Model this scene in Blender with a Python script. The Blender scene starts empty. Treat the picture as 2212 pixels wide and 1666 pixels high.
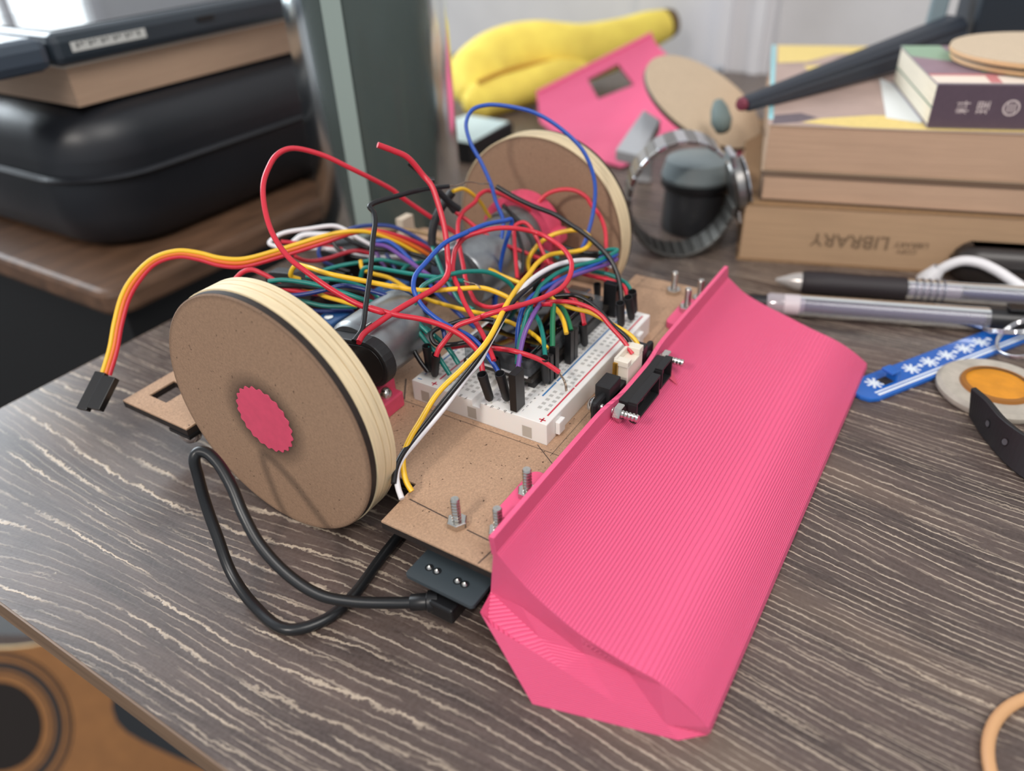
import bpy, bmesh, math, random
from mathutils import Vector, Matrix

# ------------------------------------------------------------------ units
# all coordinates below are centimetres, z measured from the robot's base
# plate (desk top at z = -2.2); W() turns them into metres, floor at 0.
DESK = -2.2
def W(p): return Vector((p[0]*.01, p[1]*.01, (p[2]-DESK)*.01+.75))
sc = bpy.context.scene
COL = sc.collection

# ------------------------------------------------------------------ camera
R0 = Vector((0.5289417, -0.8477486, -0.0392804))      # right
R1 = Vector((-0.4941729, -0.2700434, -0.8263593))     # down
R2 = Vector((0.6899375, 0.4565072, -0.5617717))       # forward
cam = bpy.data.cameras.new('camera')
cam.sensor_width = 36.0
cam.lens = 36.0*1638.12/2212.0
cam.clip_start = .01
cam.clip_end = 50
co = bpy.data.objects.new('camera', cam)
M = Matrix.Identity(4)
for i, c in enumerate((R0, -R1, -R2)):
    for j in range(3): M[j][i] = c[j]
M.translation = W((-16.742449, -9.823505, 15.613606))
co.matrix_world = M
COL.objects.link(co)
sc.camera = co
cam.dof.use_dof = True
cam.dof.focus_distance = .240
cam.dof.aperture_fstop = 6.8

# ------------------------------------------------------------------ light
wd = bpy.data.worlds.new('world'); sc.world = wd; wd.use_nodes = True
bg = wd.node_tree.nodes['Background']
bg.inputs[0].default_value = (.86, .92, 1.0, 1)
bg.inputs[1].default_value = .55
def area(name, loc, target, size, energy, color, sy=None):
    l = bpy.data.lights.new(name, 'AREA'); l.energy = energy; l.color = color
    l.size = size
    if sy: l.shape = 'RECTANGLE'; l.size_y = sy
    o = bpy.data.objects.new(name, l); COL.objects.link(o)
    o.location = W(loc); d = W(target)-W(loc)
    o.rotation_euler = d.to_track_quat('-Z', 'Y').to_euler()
    return o
# lamps behind the photographer, and the window at the back left
area('ceiling_lamp', (-62, -95, 165), (0, 0, 0), .9, 20, (1.0, .95, .9))
area('wall_lamp', (-150, 5, 116), (0, 4, 0), .16, 15, (1.0, .93, .86))
area('window_light', (30, 215, 75), (5, 5, 0), 1.3, 50, (.84, .93, 1.0), 1.2)
sc.view_settings.view_transform = 'Standard'
sc.view_settings.look = 'None'
sc.view_settings.gamma = 1
sc.view_settings.exposure = .0
sc.view_settings.use_curve_mapping = False

# ------------------------------------------------------------------ materials
def lin(c):
    return tuple(((v/255)/12.92 if v/255 <= .04045 else ((v/255+.055)/1.055)**2.4) for v in c)+(1,)
MATS = {}
def mat(name, c, rough=.5, metal=0, spec=.5, var=0, vscale=4, bump=0, bscale=40, coat=0, sss=0, stretch=(1,1,1)):
    if name in MATS: return MATS[name]
    m = bpy.data.materials.new(name); m.use_nodes = True; MATS[name] = m
    nt = m.node_tree; N = nt.nodes; b = N['Principled BSDF']
    col = lin(c)
    b.inputs['Base Color'].default_value = col
    b.inputs['Roughness'].default_value = rough
    b.inputs['Metallic'].default_value = metal
    b.inputs['Specular IOR Level'].default_value = spec
    if coat: b.inputs['Coat Weight'].default_value = coat; b.inputs['Coat Roughness'].default_value = .05
    if sss:
        b.inputs['Subsurface Weight'].default_value = sss
        b.inputs['Subsurface Radius'].default_value = (.004, .003, .0025)
        b.inputs['Subsurface Scale'].default_value = 1
    tc = N.new('ShaderNodeTexCoord'); mp = N.new('ShaderNodeMapping')
    mp.inputs['Scale'].default_value = tuple(100*s for s in stretch)
    nt.links.new(tc.outputs['Object'], mp.inputs['Vector'])
    if var:
        n = N.new('ShaderNodeTexNoise'); n.inputs['Scale'].default_value = vscale; n.inputs['Detail'].default_value = 5
        nt.links.new(mp.outputs[0], n.inputs['Vector'])
        r = N.new('ShaderNodeValToRGB')
        r.color_ramp.elements[0].position = .3; r.color_ramp.elements[1].position = .7
        r.color_ramp.elements[0].color = tuple(v*(1-var) for v in col[:3])+(1,)
        r.color_ramp.elements[1].color = tuple(min(1, v*(1+var)) for v in col[:3])+(1,)
        nt.links.new(n.outputs['Fac'], r.inputs[0]); nt.links.new(r.outputs[0], b.inputs['Base Color'])
    if bump:
        n = N.new('ShaderNodeTexNoise'); n.inputs['Scale'].default_value = bscale; n.inputs['Detail'].default_value = 3
        nt.links.new(mp.outputs[0], n.inputs['Vector'])
        bp = N.new('ShaderNodeBump'); bp.inputs['Strength'].default_value = bump; bp.inputs['Distance'].default_value = .0004
        nt.links.new(n.outputs['Fac'], bp.inputs['Height']); nt.links.new(bp.outputs[0], b.inputs['Normal'])
    return m

class NT:
    """small node-graph helper"""
    def __init__(s, m): s.nt = m.node_tree; s.N = s.nt.nodes; s.b = s.N['Principled BSDF']
    def n(s, t, **k):
        o = s.N.new(t)
        for a, v in k.items(): setattr(o, a, v)
        return o
    def l(s, a, b): s.nt.links.new(a, b)
    def math(s, op, a, b=None, clamp=False):
        o = s.n('ShaderNodeMath', operation=op); o.use_clamp = clamp
        for i, v in enumerate((a, b)):
            if v is None: continue
            if isinstance(v, (int, float)): o.inputs[i].default_value = v
            else: s.l(v, o.inputs[i])
        return o.outputs[0]
    def noise(s, vec, scale, detail=3, rough=.5, dist=0):
        o = s.n('ShaderNodeTexNoise'); o.inputs['Scale'].default_value = scale; o.inputs['Detail'].default_value = detail
        o.inputs['Roughness'].default_value = rough; o.inputs['Distortion'].default_value = dist
        if vec is not None: s.l(vec, o.inputs['Vector'])
        return o.outputs['Fac']
    def ramp(s, fac, *els):
        o = s.n('ShaderNodeValToRGB'); cr = o.color_ramp
        while len(cr.elements) < len(els): cr.elements.new(.5)
        for e, (p, c) in zip(cr.elements, els): e.position = p; e.color = c
        s.l(fac, o.inputs[0]); return o.outputs[0]
    def mix(s, fac, a, b, mode='MIX'):
        o = s.n('ShaderNodeMix', data_type='RGBA', blend_type=mode)
        for i, v in ((0, fac), (6, a), (7, b)):
            if isinstance(v, (int, float)): o.inputs[i].default_value = v
            elif isinstance(v, tuple): o.inputs[i].default_value = v
            else: s.l(v, o.inputs[i])
        return o.outputs[2]
    def coords(s, sx, sy, sz, rot=(0,0,0)):
        tc = s.n('ShaderNodeTexCoord'); mp = s.n('ShaderNodeMapping')
        mp.inputs['Scale'].default_value = (sx*100, sy*100, sz*100); mp.inputs['Rotation'].default_value = rot
        s.l(tc.outputs['Object'], mp.inputs['Vector']); return mp.outputs[0]
    def bump(s, h, strength, dist):
        o = s.n('ShaderNodeBump'); o.inputs['Strength'].default_value = strength; o.inputs['Distance'].default_value = dist
        s.l(h, o.inputs['Height']); s.l(o.outputs[0], s.b.inputs['Normal'])

def newmat(name, rough=.5):
    m = bpy.data.materials.new(name); m.use_nodes = True; MATS[name] = m
    g = NT(m); g.b.inputs['Roughness'].default_value = rough
    return m, g

def desk_wood():
    m, g = newmat('rustic_desk_wood', .40)
    tc = g.n('ShaderNodeTexCoord'); sep = g.n('ShaderNodeSeparateXYZ'); g.l(tc.outputs['Object'], sep.inputs[0])
    x = g.math('MULTIPLY', sep.outputs[0], 100); y = g.math('MULTIPLY', sep.outputs[1], 100)
    # slow meander of the grain
    wob = g.math('MULTIPLY', g.math('SUBTRACT', g.noise(g.coords(.06, .022, .1), 1.0, 2), .5), 11.0)
    u = g.math('ADD', x, wob)
    def vec(fx, fy, off):
        c = g.n('ShaderNodeCombineXYZ')
        g.l(g.math('MULTIPLY', u, fx), c.inputs[0]); g.l(g.math('MULTIPLY', y, fy), c.inputs[1]); c.inputs[2].default_value = off
        return c.outputs[0]
    fray = g.math('ADD', g.math('MULTIPLY', g.noise(vec(2.2, .9, 4), 1, 3, .6), .55), g.math('MULTIPLY', g.noise(vec(7, 6, 14), 1, 2, .6), .28))
    def lines(freq, k, off, lo, hi):
        ph = g.math('ADD', g.math('ADD', g.math('MULTIPLY', u, freq), g.math('MULTIPLY', g.noise(vec(.35, .05, off), 1, 2), k)), fray)
        return g.ramp(g.math('SINE', g.math('MULTIPLY', ph, 2*math.pi)), (lo, (0,0,0,1)), (hi, (1,1,1,1)))
    bold = lines(1.6, 2.4, 1, .88, .99)
    fine = lines(3.6, 3.6, 2, .78, .98)
    mb = g.ramp(g.noise(vec(1.3, .16, 6), 1, 3, .6), (.44, (0,0,0,1)), (.56, (1,1,1,1)))
    mf = g.ramp(g.noise(vec(2.0, .42, 8), 1, 3, .6), (.41, (0,0,0,1)), (.53, (1,1,1,1)))
    zone = g.ramp(g.noise(vec(.12, .02, 9), 1, 2), (.42, (0,0,0,1)), (.56, (1,1,1,1)))
    bold = g.math('MULTIPLY', g.math('MULTIPLY', bold, mb), g.math('SUBTRACT', 1.0, g.math('MULTIPLY', zone, .75)))
    fine = g.math('MULTIPLY', g.math('MULTIPLY', fine, mf), g.math('ADD', .35, g.math('MULTIPLY', zone, .65)))
    dark = g.ramp(g.noise(vec(.9, .07, 3), 1, 4, .6), (.36, (0,0,0,1)), (.64, (1,1,1,1)))
    hair = g.ramp(g.noise(vec(8, .35, 5), 1, 4, .7), (.38, (0,0,0,1)), (.66, (1,1,1,1)))
    grit = g.ramp(g.noise(g.coords(9, 9, 9), 1, 2), (.35, (0,0,0,1)), (.7, (1,1,1,1)))
    base = g.mix(dark, lin((50, 39, 35)), lin((84, 69, 63)))
    base = g.mix(g.math('MULTIPLY', hair, .42), base, lin((112, 97, 90)))
    base = g.mix(g.math('MULTIPLY', grit, .18), base, lin((124, 112, 108)))
    pale = g.ramp(g.noise(vec(.22, .03, 12), 1, 3), (.56, (0,0,0,1)), (.68, (.6,.6,.6,1)))
    base = g.mix(g.math('MULTIPLY', pale, .7), base, lin((132, 112, 96)))
    c1 = g.mix(g.math('MULTIPLY', fine, .9), base, lin((188, 172, 154)))
    c2 = g.mix(g.math('MULTIPLY', bold, .9), c1, lin((206, 188, 166)))
    g.l(c2, g.b.inputs['Base Color'])
    g.b.inputs['Specular IOR Level'].default_value = .55
    g.bump(g.math('ADD', g.math('ADD', bold, fine), g.math('MULTIPLY', hair, .4)), .3, .0003)
    return m

def mdf(name, c, speck=.35, grain=False, burn=None, radial=None):
    m, g = newmat(name, .75)
    col = lin(c)
    v = g.coords(1, 1, 1)
    n1 = g.noise(v, 14, 4, .7); n2 = g.noise(v, 1.1, 3)
    a = g.ramp(n1, (.3, tuple(k*.70 for k in col[:3])+(1,)), (.7, tuple(min(1, k*1.18) for k in col[:3])+(1,)))
    a = g.mix(g.ramp(g.noise(v, 38, 3, .7), (.36, (.55,.55,.55,1)), (.52, (0,0,0,1))), a, tuple(k*.55 for k in col[:3])+(1,))
    b = g.mix(g.ramp(n2, (.35, (0,0,0,1)), (.7, (.35,.35,.35,1))), a, tuple(k*.82 for k in col[:3])+(1,))
    s = g.noise(v, 7.5, 2, .5)
    sp = g.ramp(s, (.265, (1,1,1,1)), (.30, (0,0,0,1)))
    b = g.mix(g.math('MULTIPLY', sp, speck*2), b, lin((70, 45, 30)))
    g.l(b, g.b.inputs['Base Color'])
    g.bump(n1, .25, .0004)
    return m

def ply_edge(name, c):
    m, g = newmat(name, .5)
    col = lin(c)
    n = g.noise(g.coords(14, .8, .8), 1, 3, .6)
    g.l(g.ramp(n, (.3, tuple(k*.86 for k in col[:3])+(1,)), (.7, tuple(min(1, k*1.08) for k in col[:3])+(1,))), g.b.inputs['Base Color'])
    return m

def printed(name, c, pitch=.034, strength=.9):
    """3D printed plastic: layer lines at constant height"""
    m, g = newmat(name, .42)
    g.b.inputs['Base Color'].default_value = lin(c)
    g.b.inputs['Specular IOR Level'].default_value = .35
    g.b.inputs['Subsurface Weight'].default_value = .15
    g.b.inputs['Subsurface Radius'].default_value = (.003, .001, .001)
    tc = g.n('ShaderNodeTexCoord'); sep = g.n('ShaderNodeSeparateXYZ'); g.l(tc.outputs['Object'], sep.inputs[0])
    wv = g.math('MULTIPLY', g.noise(g.coords(.3, .3, .3), 1, 2), .02)
    z = g.math('ADD', g.math('MULTIPLY', sep.outputs[2], 100), wv)
    s = g.math('ABSOLUTE', g.math('SINE', g.math('MULTIPLY', z, math.pi/pitch)))
    s = g.math('POWER', s, .6)
    g.bump(s, strength, .00032)
    return m

def paper_edge(name, c):
    m, g = newmat(name, .85)
    col = lin(c)
    n = g.noise(g.coords(.25, .25, 22), 1, 3, .7); n2 = g.noise(g.coords(.2, .2, .4), 1, 3)
    a = g.ramp(n, (.3, tuple(k*.86 for k in col[:3])+(1,)), (.7, tuple(min(1, k*1.08) for k in col[:3])+(1,)))
    g.l(g.mix(g.ramp(n2, (.4, (0,0,0,1)), (.7, (.4,.4,.4,1))), a, tuple(k*.8 for k in col[:3])+(1,)), g.b.inputs['Base Color'])
    g.bump(n, .3, .0005)
    return m

def clear(name, tint, haze=(150,160,155), hz=.25, rough=.08, blend=.12):
    """thin smoky glass or plastic wall"""
    m = bpy.data.materials.new(name); m.use_nodes = True; MATS[name] = m
    nt = m.node_tree; N = nt.nodes; N.remove(N['Principled BSDF'])
    tr = N.new('ShaderNodeBsdfTransparent'); tr.inputs[0].default_value = lin(tint)
    gl = N.new('ShaderNodeBsdfGlossy'); gl.inputs['Roughness'].default_value = rough; gl.inputs['Color'].default_value = (.9, .95, .95, 1)
    df = N.new('ShaderNodeBsdfDiffuse'); df.inputs[0].default_value = lin(haze)
    fr = N.new('ShaderNodeLayerWeight'); fr.inputs[0].default_value = blend
    m1 = N.new('ShaderNodeMixShader'); m1.inputs[0].default_value = hz
    nt.links.new(tr.outputs[0], m1.inputs[1]); nt.links.new(df.outputs[0], m1.inputs[2])
    m2 = N.new('ShaderNodeMixShader'); nt.links.new(fr.outputs['Fresnel'], m2.inputs[0])
    nt.links.new(m1.outputs[0], m2.inputs[1]); nt.links.new(gl.outputs[0], m2.inputs[2])
    nt.links.new(m2.outputs[0], N['Material Output'].inputs[0])
    return m

# ------------------------------------------------------------------ shapes -> (verts, faces)
def join(*vfs):
    V, F = [], []
    for v, f in vfs:
        n = len(V); V += list(v); F += [tuple(i+n for i in q) for q in f]
    return V, F
def obox(c, ax, ay, az):
    """box from centre and three half-extent vectors"""
    c, ax, ay, az = map(Vector, (c, ax, ay, az)); v = []
    for k in (-1, 1):
        for j in (-1, 1):
            for i in (-1, 1): v.append(c+ax*i+ay*j+az*k)
    f = [(0,2,3,1), (4,5,7,6), (0,1,5,4), (2,6,7,3), (0,4,6,2), (1,3,7,5)]
    if ax.cross(ay).dot(az) < 0: f = [tuple(reversed(q)) for q in f]
    return v, f
def box(x0, x1, y0, y1, z0, z1):
    return obox(((x0+x1)/2, (y0+y1)/2, (z0+z1)/2), ((x1-x0)/2, 0, 0), (0, (y1-y0)/2, 0), (0, 0, (z1-z0)/2))
def loft(rings, closed=True, cap=True):
    n = len(rings[0]); V = [Vector(p) for r in rings for p in r]; F = []
    for i in range(len(rings)-1):
        for j in range(n if closed else n-1):
            k = (j+1) % n
            F.append((i*n+j, i*n+k, (i+1)*n+k, (i+1)*n+j))
    if cap and closed:
        F.append(tuple(reversed(range(n)))); F.append(tuple((len(rings)-1)*n+j for j in range(n)))
    return V, F
def frame(d):
    d = Vector(d).normalized(); a = Vector((0,0,1)) if abs(d.z) < .9 else Vector((1,0,0))
    u = d.cross(a).normalized(); return u, d.cross(u).normalized() , d
def lathe(prof, base, axis=(0,0,1), n=32, ref=None, cap=True):
    """prof: list of (r, h) along the axis"""
    u, v, d = frame(axis); b = Vector(base)
    rings = [[b+d*h+(u*math.cos(2*math.pi*i/n)-v*math.sin(2*math.pi*i/n))*r for i in range(n)] for r, h in prof]
    return loft(rings, True, cap)
def cyl(a, b, r, n=24, r2=None):
    a, b = Vector(a), Vector(b); return lathe([(r, 0), (r if r2 is None else r2, (b-a).length)], a, b-a, n)
def prism(poly, z0, z1):
    """poly in xy, counter clockwise"""
    n = len(poly)
    if sum(poly[i][0]*poly[(i+1) % n][1]-poly[(i+1) % n][0]*poly[i][1] for i in range(n)) < 0: poly = poly[::-1]
    V = [Vector((x, y, z0)) for x, y in poly]+[Vector((x, y, z1)) for x, y in poly]
    F = [tuple(reversed(range(n))), tuple(range(n, 2*n))]+[(i, (i+1) % n, n+(i+1) % n, n+i) for i in range(n)]
    return V, F
def prism3(poly, o, u, v, t):
    """poly in the (u, v) plane at o, extruded by vector t"""
    o, u, v, t = map(Vector, (o, u, v, t)); n = len(poly)
    A = [o+u*a+v*b for a, b in poly]; V = A+[p+t for p in A]
    F = [tuple(reversed(range(n))), tuple(range(n, 2*n))]+[(i, (i+1) % n, n+(i+1) % n, n+i) for i in range(n)]
    return V, F
def catmull(P, sub=6, closed=False):
    P = [Vector(p) for p in P]; n = len(P); out = []
    m = n if closed else n-1
    for i in range(m):
        p1, p2 = P[i], P[(i+1) % n]
        p0 = P[(i-1) % n] if closed or i > 0 else p1*2-p2
        p3 = P[(i+2) % n] if closed or i+2 < n else p2*2-p1
        # centripetal form keeps uneven spacing from overshooting
        t0 = 0; t1 = t0+max((p1-p0).length, 1e-5)**.5; t2 = t1+max((p2-p1).length, 1e-5)**.5; t3 = t2+max((p3-p2).length, 1e-5)**.5
        for k in range(sub):
            t = t1+(t2-t1)*k/sub
            a1 = p0*((t1-t)/(t1-t0))+p1*((t-t0)/(t1-t0)); a2 = p1*((t2-t)/(t2-t1))+p2*((t-t1)/(t2-t1)); a3 = p2*((t3-t)/(t3-t2))+p3*((t-t2)/(t3-t2))
            b1 = a1*((t2-t)/(t2-t0))+a2*((t-t0)/(t2-t0)); b2 = a2*((t3-t)/(t3-t1))+a3*((t-t1)/(t3-t1))
            out.append(b1*((t2-t)/(t2-t1))+b2*((t-t1)/(t2-t1)))
    if not closed: out.append(P[-1])
    return out
def tube(P, r, n=8, sub=6, closed=False, smooth=True):
    """r: number, or function of 0..1"""
    Q = catmull(P, sub, closed) if smooth else [Vector(p) for p in P]
    m = len(Q); rf = r if callable(r) else (lambda t: r)
    T = [((Q[(i+1) % m] if closed or i < m-1 else Q[i])-(Q[i-1] if closed or i > 0 else Q[i])).normalized() for i in range(m)]
    u = frame(T[0])[0]; rings = []
    for i in range(m):
        u = (u-T[i]*u.dot(T[i])).normalized(); v = T[i].cross(u); rr = rf(i/(m-1))
        rings.append([Q[i]+(u*math.cos(2*math.pi*k/n)+v*math.sin(2*math.pi*k/n))*rr for k in range(n)])
    if closed: rings.append(rings[0])
    return loft(rings, True, not closed)
def arc(cx, cy, r, a0, a1, n=8):
    return [(cx+r*math.cos(math.radians(a0+(a1-a0)*i/n)), cy+r*math.sin(math.radians(a0+(a1-a0)*i/n))) for i in range(n+1)]
def rrect(x0, x1, y0, y1, r, n=6):
    return arc(x1-r, y1-r, r, 0, 90, n)+arc(x0+r, y1-r, r, 90, 180, n)+arc(x0+r, y0+r, r, 180, 270, n)+arc(x1-r, y0+r, r, 270, 360, n)
def circle(r, n=32, cx=0, cy=0): return [(cx+r*math.cos(2*math.pi*i/n), cy+r*math.sin(2*math.pi*i/n)) for i in range(n)]
def ringpoly(ro, ri, c, axis, t, n=48):
    return lathe([(ri, 0), (ro, 0), (ro, t), (ri, t), (ri, 0)], c, axis, n, cap=False)

# ------------------------------------------------------------------ objects
def mesh_of(name, vf, m, origin, smooth=None):
    me = bpy.data.meshes.new(name); o = Vector(origin)
    me.from_pydata([W(v)-o for v in vf[0]], [], vf[1]); me.update()
    if m: me.materials.append(m)
    if smooth is not None:
        me.polygons.foreach_set('use_smooth', [True]*len(me.polygons))
        me.set_sharp_from_angle(angle=math.radians(smooth))
    return me
def bevel(o, w, seg=2):
    b = o.modifiers.new('bevel', 'BEVEL'); b.width = w*.01; b.segments = seg; b.limit_method = 'ANGLE'; b.angle_limit = math.radians(40)
    return o
def thing(name, label, cat, base, group=None):
    o = bpy.data.objects.new(name, None); o.empty_display_size = .01; COL.objects.link(o)
    o.location = W(base); o['label'] = label; o['category'] = cat
    if group: o['group'] = group
    o['base'] = tuple(W(base))
    return o
def rootloc(p):
    while p.parent: p = p.parent
    return Vector(p.location)
def part(name, vf, m, parent, smooth=None, bev=0, label=None, kind=None):
    o = bpy.data.objects.new(name, mesh_of(name, vf, m, rootloc(parent), smooth))
    COL.objects.link(o); o.parent = parent
    if bev: bevel(o, bev)
    if label: o['label'] = label
    if kind: o['kind'] = kind
    return o
def solo(name, label, cat, vf, m, base, smooth=None, bev=0, group=None, kind=None):
    o = bpy.data.objects.new(name, mesh_of(name, vf, m, W(base), smooth)); COL.objects.link(o); o.location = W(base)
    if bev: bevel(o, bev)
    if label: o['label'] = label
    if cat: o['category'] = cat
    if group: o['group'] = group
    if kind: o['kind'] = kind
    return o
def recalc(o):
    bm = bmesh.new(); bm.from_mesh(o.data); bmesh.ops.recalc_face_normals(bm, faces=bm.faces); bm.to_mesh(o.data); bm.free(); return o
FONT = None
def textvf(s, size, o, u, v, t=.004, align='CENTER'):
    """lettering as a thin mesh in the (u, v) plane at o"""
    c = bpy.data.curves.new('lettering', 'FONT'); c.body = s; c.size = size; c.align_x = align; c.resolution_u = 3
    ob = bpy.data.objects.new('lettering', c); COL.objects.link(ob)
    dg = bpy.context.evaluated_depsgraph_get(); me = bpy.data.meshes.new_from_object(ob.evaluated_get(dg))
    o, u, v = Vector(o), Vector(u).normalized(), Vector(v).normalized(); w = u.cross(v)*t
    V = [o+u*p.co.x+v*p.co.y+w for p in me.vertices]; F = [tuple(p.vertices) for p in me.polygons]
    bpy.data.objects.remove(ob); bpy.data.curves.remove(c); bpy.data.meshes.remove(me)
    return V, F
random.seed(7)

M_DESK = desk_wood()
M_MDF = mdf('mdf_board', (190, 155, 126), .5)
M_MDFW = mdf('mdf_wheel_face', (146, 118, 94))
M_MDFB = mdf('mdf_spare', (212, 190, 162), .1)
M_CHAR = mat('laser_burnt_edge', (34, 25, 21), .7, var=.4, vscale=3)
M_PLY = ply_edge('plywood_rim', (226, 206, 168))
M_PINK = printed('pink_printed_plastic', (238, 96, 138))
M_PINKS = mat('pink_plain_plastic', (214, 76, 106), .4, var=.06, vscale=3)
M_WHITE = mat('white_breadboard_plastic', (242, 240, 236), .35, sss=.3)
M_HOLE = mat('breadboard_hole_grey', (190, 188, 184), .6)
M_BLACK = mat('black_plastic', (20, 20, 22), .38)
M_BLACKM = mat('black_matte_plastic', (26, 26, 28), .55, bump=.1, bscale=30)
M_GLOSS = mat('black_gloss', (8, 8, 9), .08, coat=.5)
M_STEEL = mat('bright_steel', (205, 202, 196), .22, 1)
M_ZINC = mat('galvanised_motor_can', (150, 154, 156), .36, .85, var=.15, vscale=1.5)
M_CHROME = mat('chrome', (215, 215, 218), .1, 1)
M_GOLD = mat('gold_plating', (190, 150, 70), .3, 1)
M_INKK = mat('black_ink', (50, 50, 54), .7)
M_INKR = mat('red_ink', (205, 60, 78), .6)
M_INKB = mat('blue_ink', (50, 120, 180), .6)
M_CREAM = mat('cream_connector', (232, 222, 206), .4, sss=.2)
M_PCB = mat('dark_circuit_board', (62, 70, 75), .36)
WIRECOL = dict(red=(202, 40, 58), blue=(32, 78, 168), black=(22, 22, 24), yellow=(236, 186, 40), teal=(16, 122, 112), navy=(30, 52, 118),
               purple=(112, 74, 148), white=(226, 224, 226), green=(26, 112, 74), orange=(226, 112, 38), tan=(150, 122, 84))
M_WIRE = {k: mat(k+'_wire_insulation', v, .33, spec=.5) for k, v in WIRECOL.items()}
M_WIRE['strand'] = mat('tinned_copper_strand', (176, 160, 144), .35, 1)
# ================================================================== the setting
def structure(name, vf, m, base, **k): return solo(name, None, None, vf, m, base, kind='structure', **k)
M_WALL = mat('painted_wall', (206, 205, 206), .8, var=.03, vscale=.3)
M_TRIM = mat('painted_trim', (214, 213, 216), .5)
M_FLOOR = mat('dark_floor', (38, 33, 30), .6, var=.3, vscale=.4)
structure('floor', box(-160, 330, -160, 330, -79.2, -77.2), M_FLOOR, (0, 0, -77.2))
structure('wall_back', box(66, 69, -160, 78, -77.2, 160), M_WALL, (66, -40, -77.2))
structure('trim_1', join(box(64.2, 66, 11.5, 17.5, -77.2, 160), box(63.6, 64.2, 12.3, 13.4, -77.2, 160), box(63.6, 64.2, 15.6, 16.7, -77.2, 160)), M_TRIM, (65, 14, -77.2))
structure('trim_2', box(64.9, 66, 17.5, 26, -77.2, 160), M_TRIM, (65, 22, -77.2))
structure('baseboard_back', box(65, 66, -160, 78, -77.2, -66), M_TRIM, (66, -40, -77.2))
# far wall with the window
wl = structure('wall_left', join(box(-160, 40, 262, 266, -77.2, 160), box(150, 330, 262, 266, -77.2, 160), box(40, 150, 262, 266, -77.2, -42), box(40, 150, 262, 266, 132, 160)), M_WALL, (80, 262, -77.2))
win = structure('window_1', join(box(40, 44, 260, 265, -42, 132), box(146, 150, 260, 265, -42, 132), box(44, 146, 260, 265, -42, -38), box(44, 146, 260, 265, 128, 132)), M_TRIM, (95, 262, -42))
for x in (68, 94, 120):
    part('mullion', box(x-1.6, x+1.6, 261, 264, -38, 128), M_TRIM, win)
part('pane', box(44, 146, 262.4, 262.8, -38, 128), clear('window_glass', (250, 252, 252), (240, 244, 248), .04), win)

m_sky = bpy.data.materials.new('overcast_sky'); m_sky.use_nodes = True; MATS['overcast_sky'] = m_sky
e_ = m_sky.node_tree.nodes.new('ShaderNodeEmission'); e_.inputs[0].default_value = (.92, .96, 1, 1); e_.inputs[1].default_value = 2.6
m_sky.node_tree.links.new(e_.outputs[0], m_sky.node_tree.nodes['Material Output'].inputs[0])
structure('backdrop_sky', box(-200, 420, 420, 422, -160, 320), m_sky, (100, 420, -77.2))

# ================================================================== desk
desk = thing('desk', 'rustic brown wood-grain desk with pale streaks carrying the robot', 'desk', (0, 0, DESK-1.0))
part('desk_top', prism([(-12.3, -60), (64, -60), (64, 48), (21, 48), (21, 22.6), (-12.3, 22.6)], DESK-1.0, DESK), M_DESK, desk)
M_EDGE = mat('brown_edge_band', (122, 98, 78), .45, var=.25, vscale=1.2, stretch=(1, .12, 3))
part('edge_band', box(-12.36, -12.3, -60, 22.6, DESK-1.0, DESK-.02), M_EDGE, desk)
part('edge_band', box(-12.3, 21, 22.6, 22.66, DESK-1.0, DESK-.02), M_EDGE, desk)
part('leg', box(52, 60, -58, -50, -77.2, DESK-1.0), M_EDGE, desk)
part('leg', box(52, 60, 38, 46, -77.2, DESK-1.0), M_EDGE, desk)

# ================================================================== guitar below the desk
GO, GU, GV, GN = Vector((-8.0, 63.0, -57)), Vector((.529, -.848, -.039)), Vector((.494, .27, .826)), Vector((-.690, -.457, .562))
gt = thing('acoustic_guitar', 'orange topped acoustic guitar standing on the floor below the desk corner', 'guitar', (-8, 63, -77.2))
M_GT = mat('orange_spruce_top', (146, 98, 52), .3, var=.08, vscale=.6)
def gp(pts): return [(a, b) for a, b in pts]
body = catmull([(-25, 6, 0), (-22, 14, 0), (-13, 16, 0), (-2, 9.6, 0), (8, 6.6, 0), (16, 8.4, 0), (23, 10.5, 0), (29, 4, 0), (29, -8, 0), (22, -15, 0), (12, -15.5, 0), (2, -15, 0), (-10, -16.5, 0), (-20, -14, 0), (-25, -5, 0)], 5, True)
# the guitar's own long axis runs across the frame
bp = [(p.x*.94-p.y*.34, p.x*.34+p.y*.94) for p in body]
part('top_plate', prism3(bp, GO-GN*.3, GU, GV, GN*.3), M_GT, gt)
part('body', prism3([(a*.997, b*.997) for a, b in bp], GO-GN*4.5, GU, GV, GN*4.2), mat('guitar_side', (58, 36, 24), .35), gt)
bi = [(a*1.012, b*1.012) for a, b in bp]
part('binding', prism3(bi, GO-GN*.5, GU, GV, GN*.42), mat('cream_binding', (222, 196, 150), .4), gt)
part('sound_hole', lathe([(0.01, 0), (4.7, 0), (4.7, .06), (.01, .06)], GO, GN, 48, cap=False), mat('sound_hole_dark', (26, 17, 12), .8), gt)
for ri, ro, mm in ((5.6, 5.75, M_INKK), (6.1, 6.9, M_INKK), (7.4, 7.6, M_INKK), (7.8, 7.95, M_INKK)):
    part('rosette_ring', ringpoly(ro, ri, GO, GN, .08), mat('rosette_black', (44, 36, 32), .4), gt)
pg = [(14, 6), (12.2, 3.2), (12.1, 2.0), (12.6, .6), (13.6, -.5), (15.1, -1.4), (18, -2.8), (22, -4.5), (30, -7), (30, 6)]
part('pick_guard', prism3(pg, GO, GU, GV, GN*.15), M_GLOSS, gt)

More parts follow.
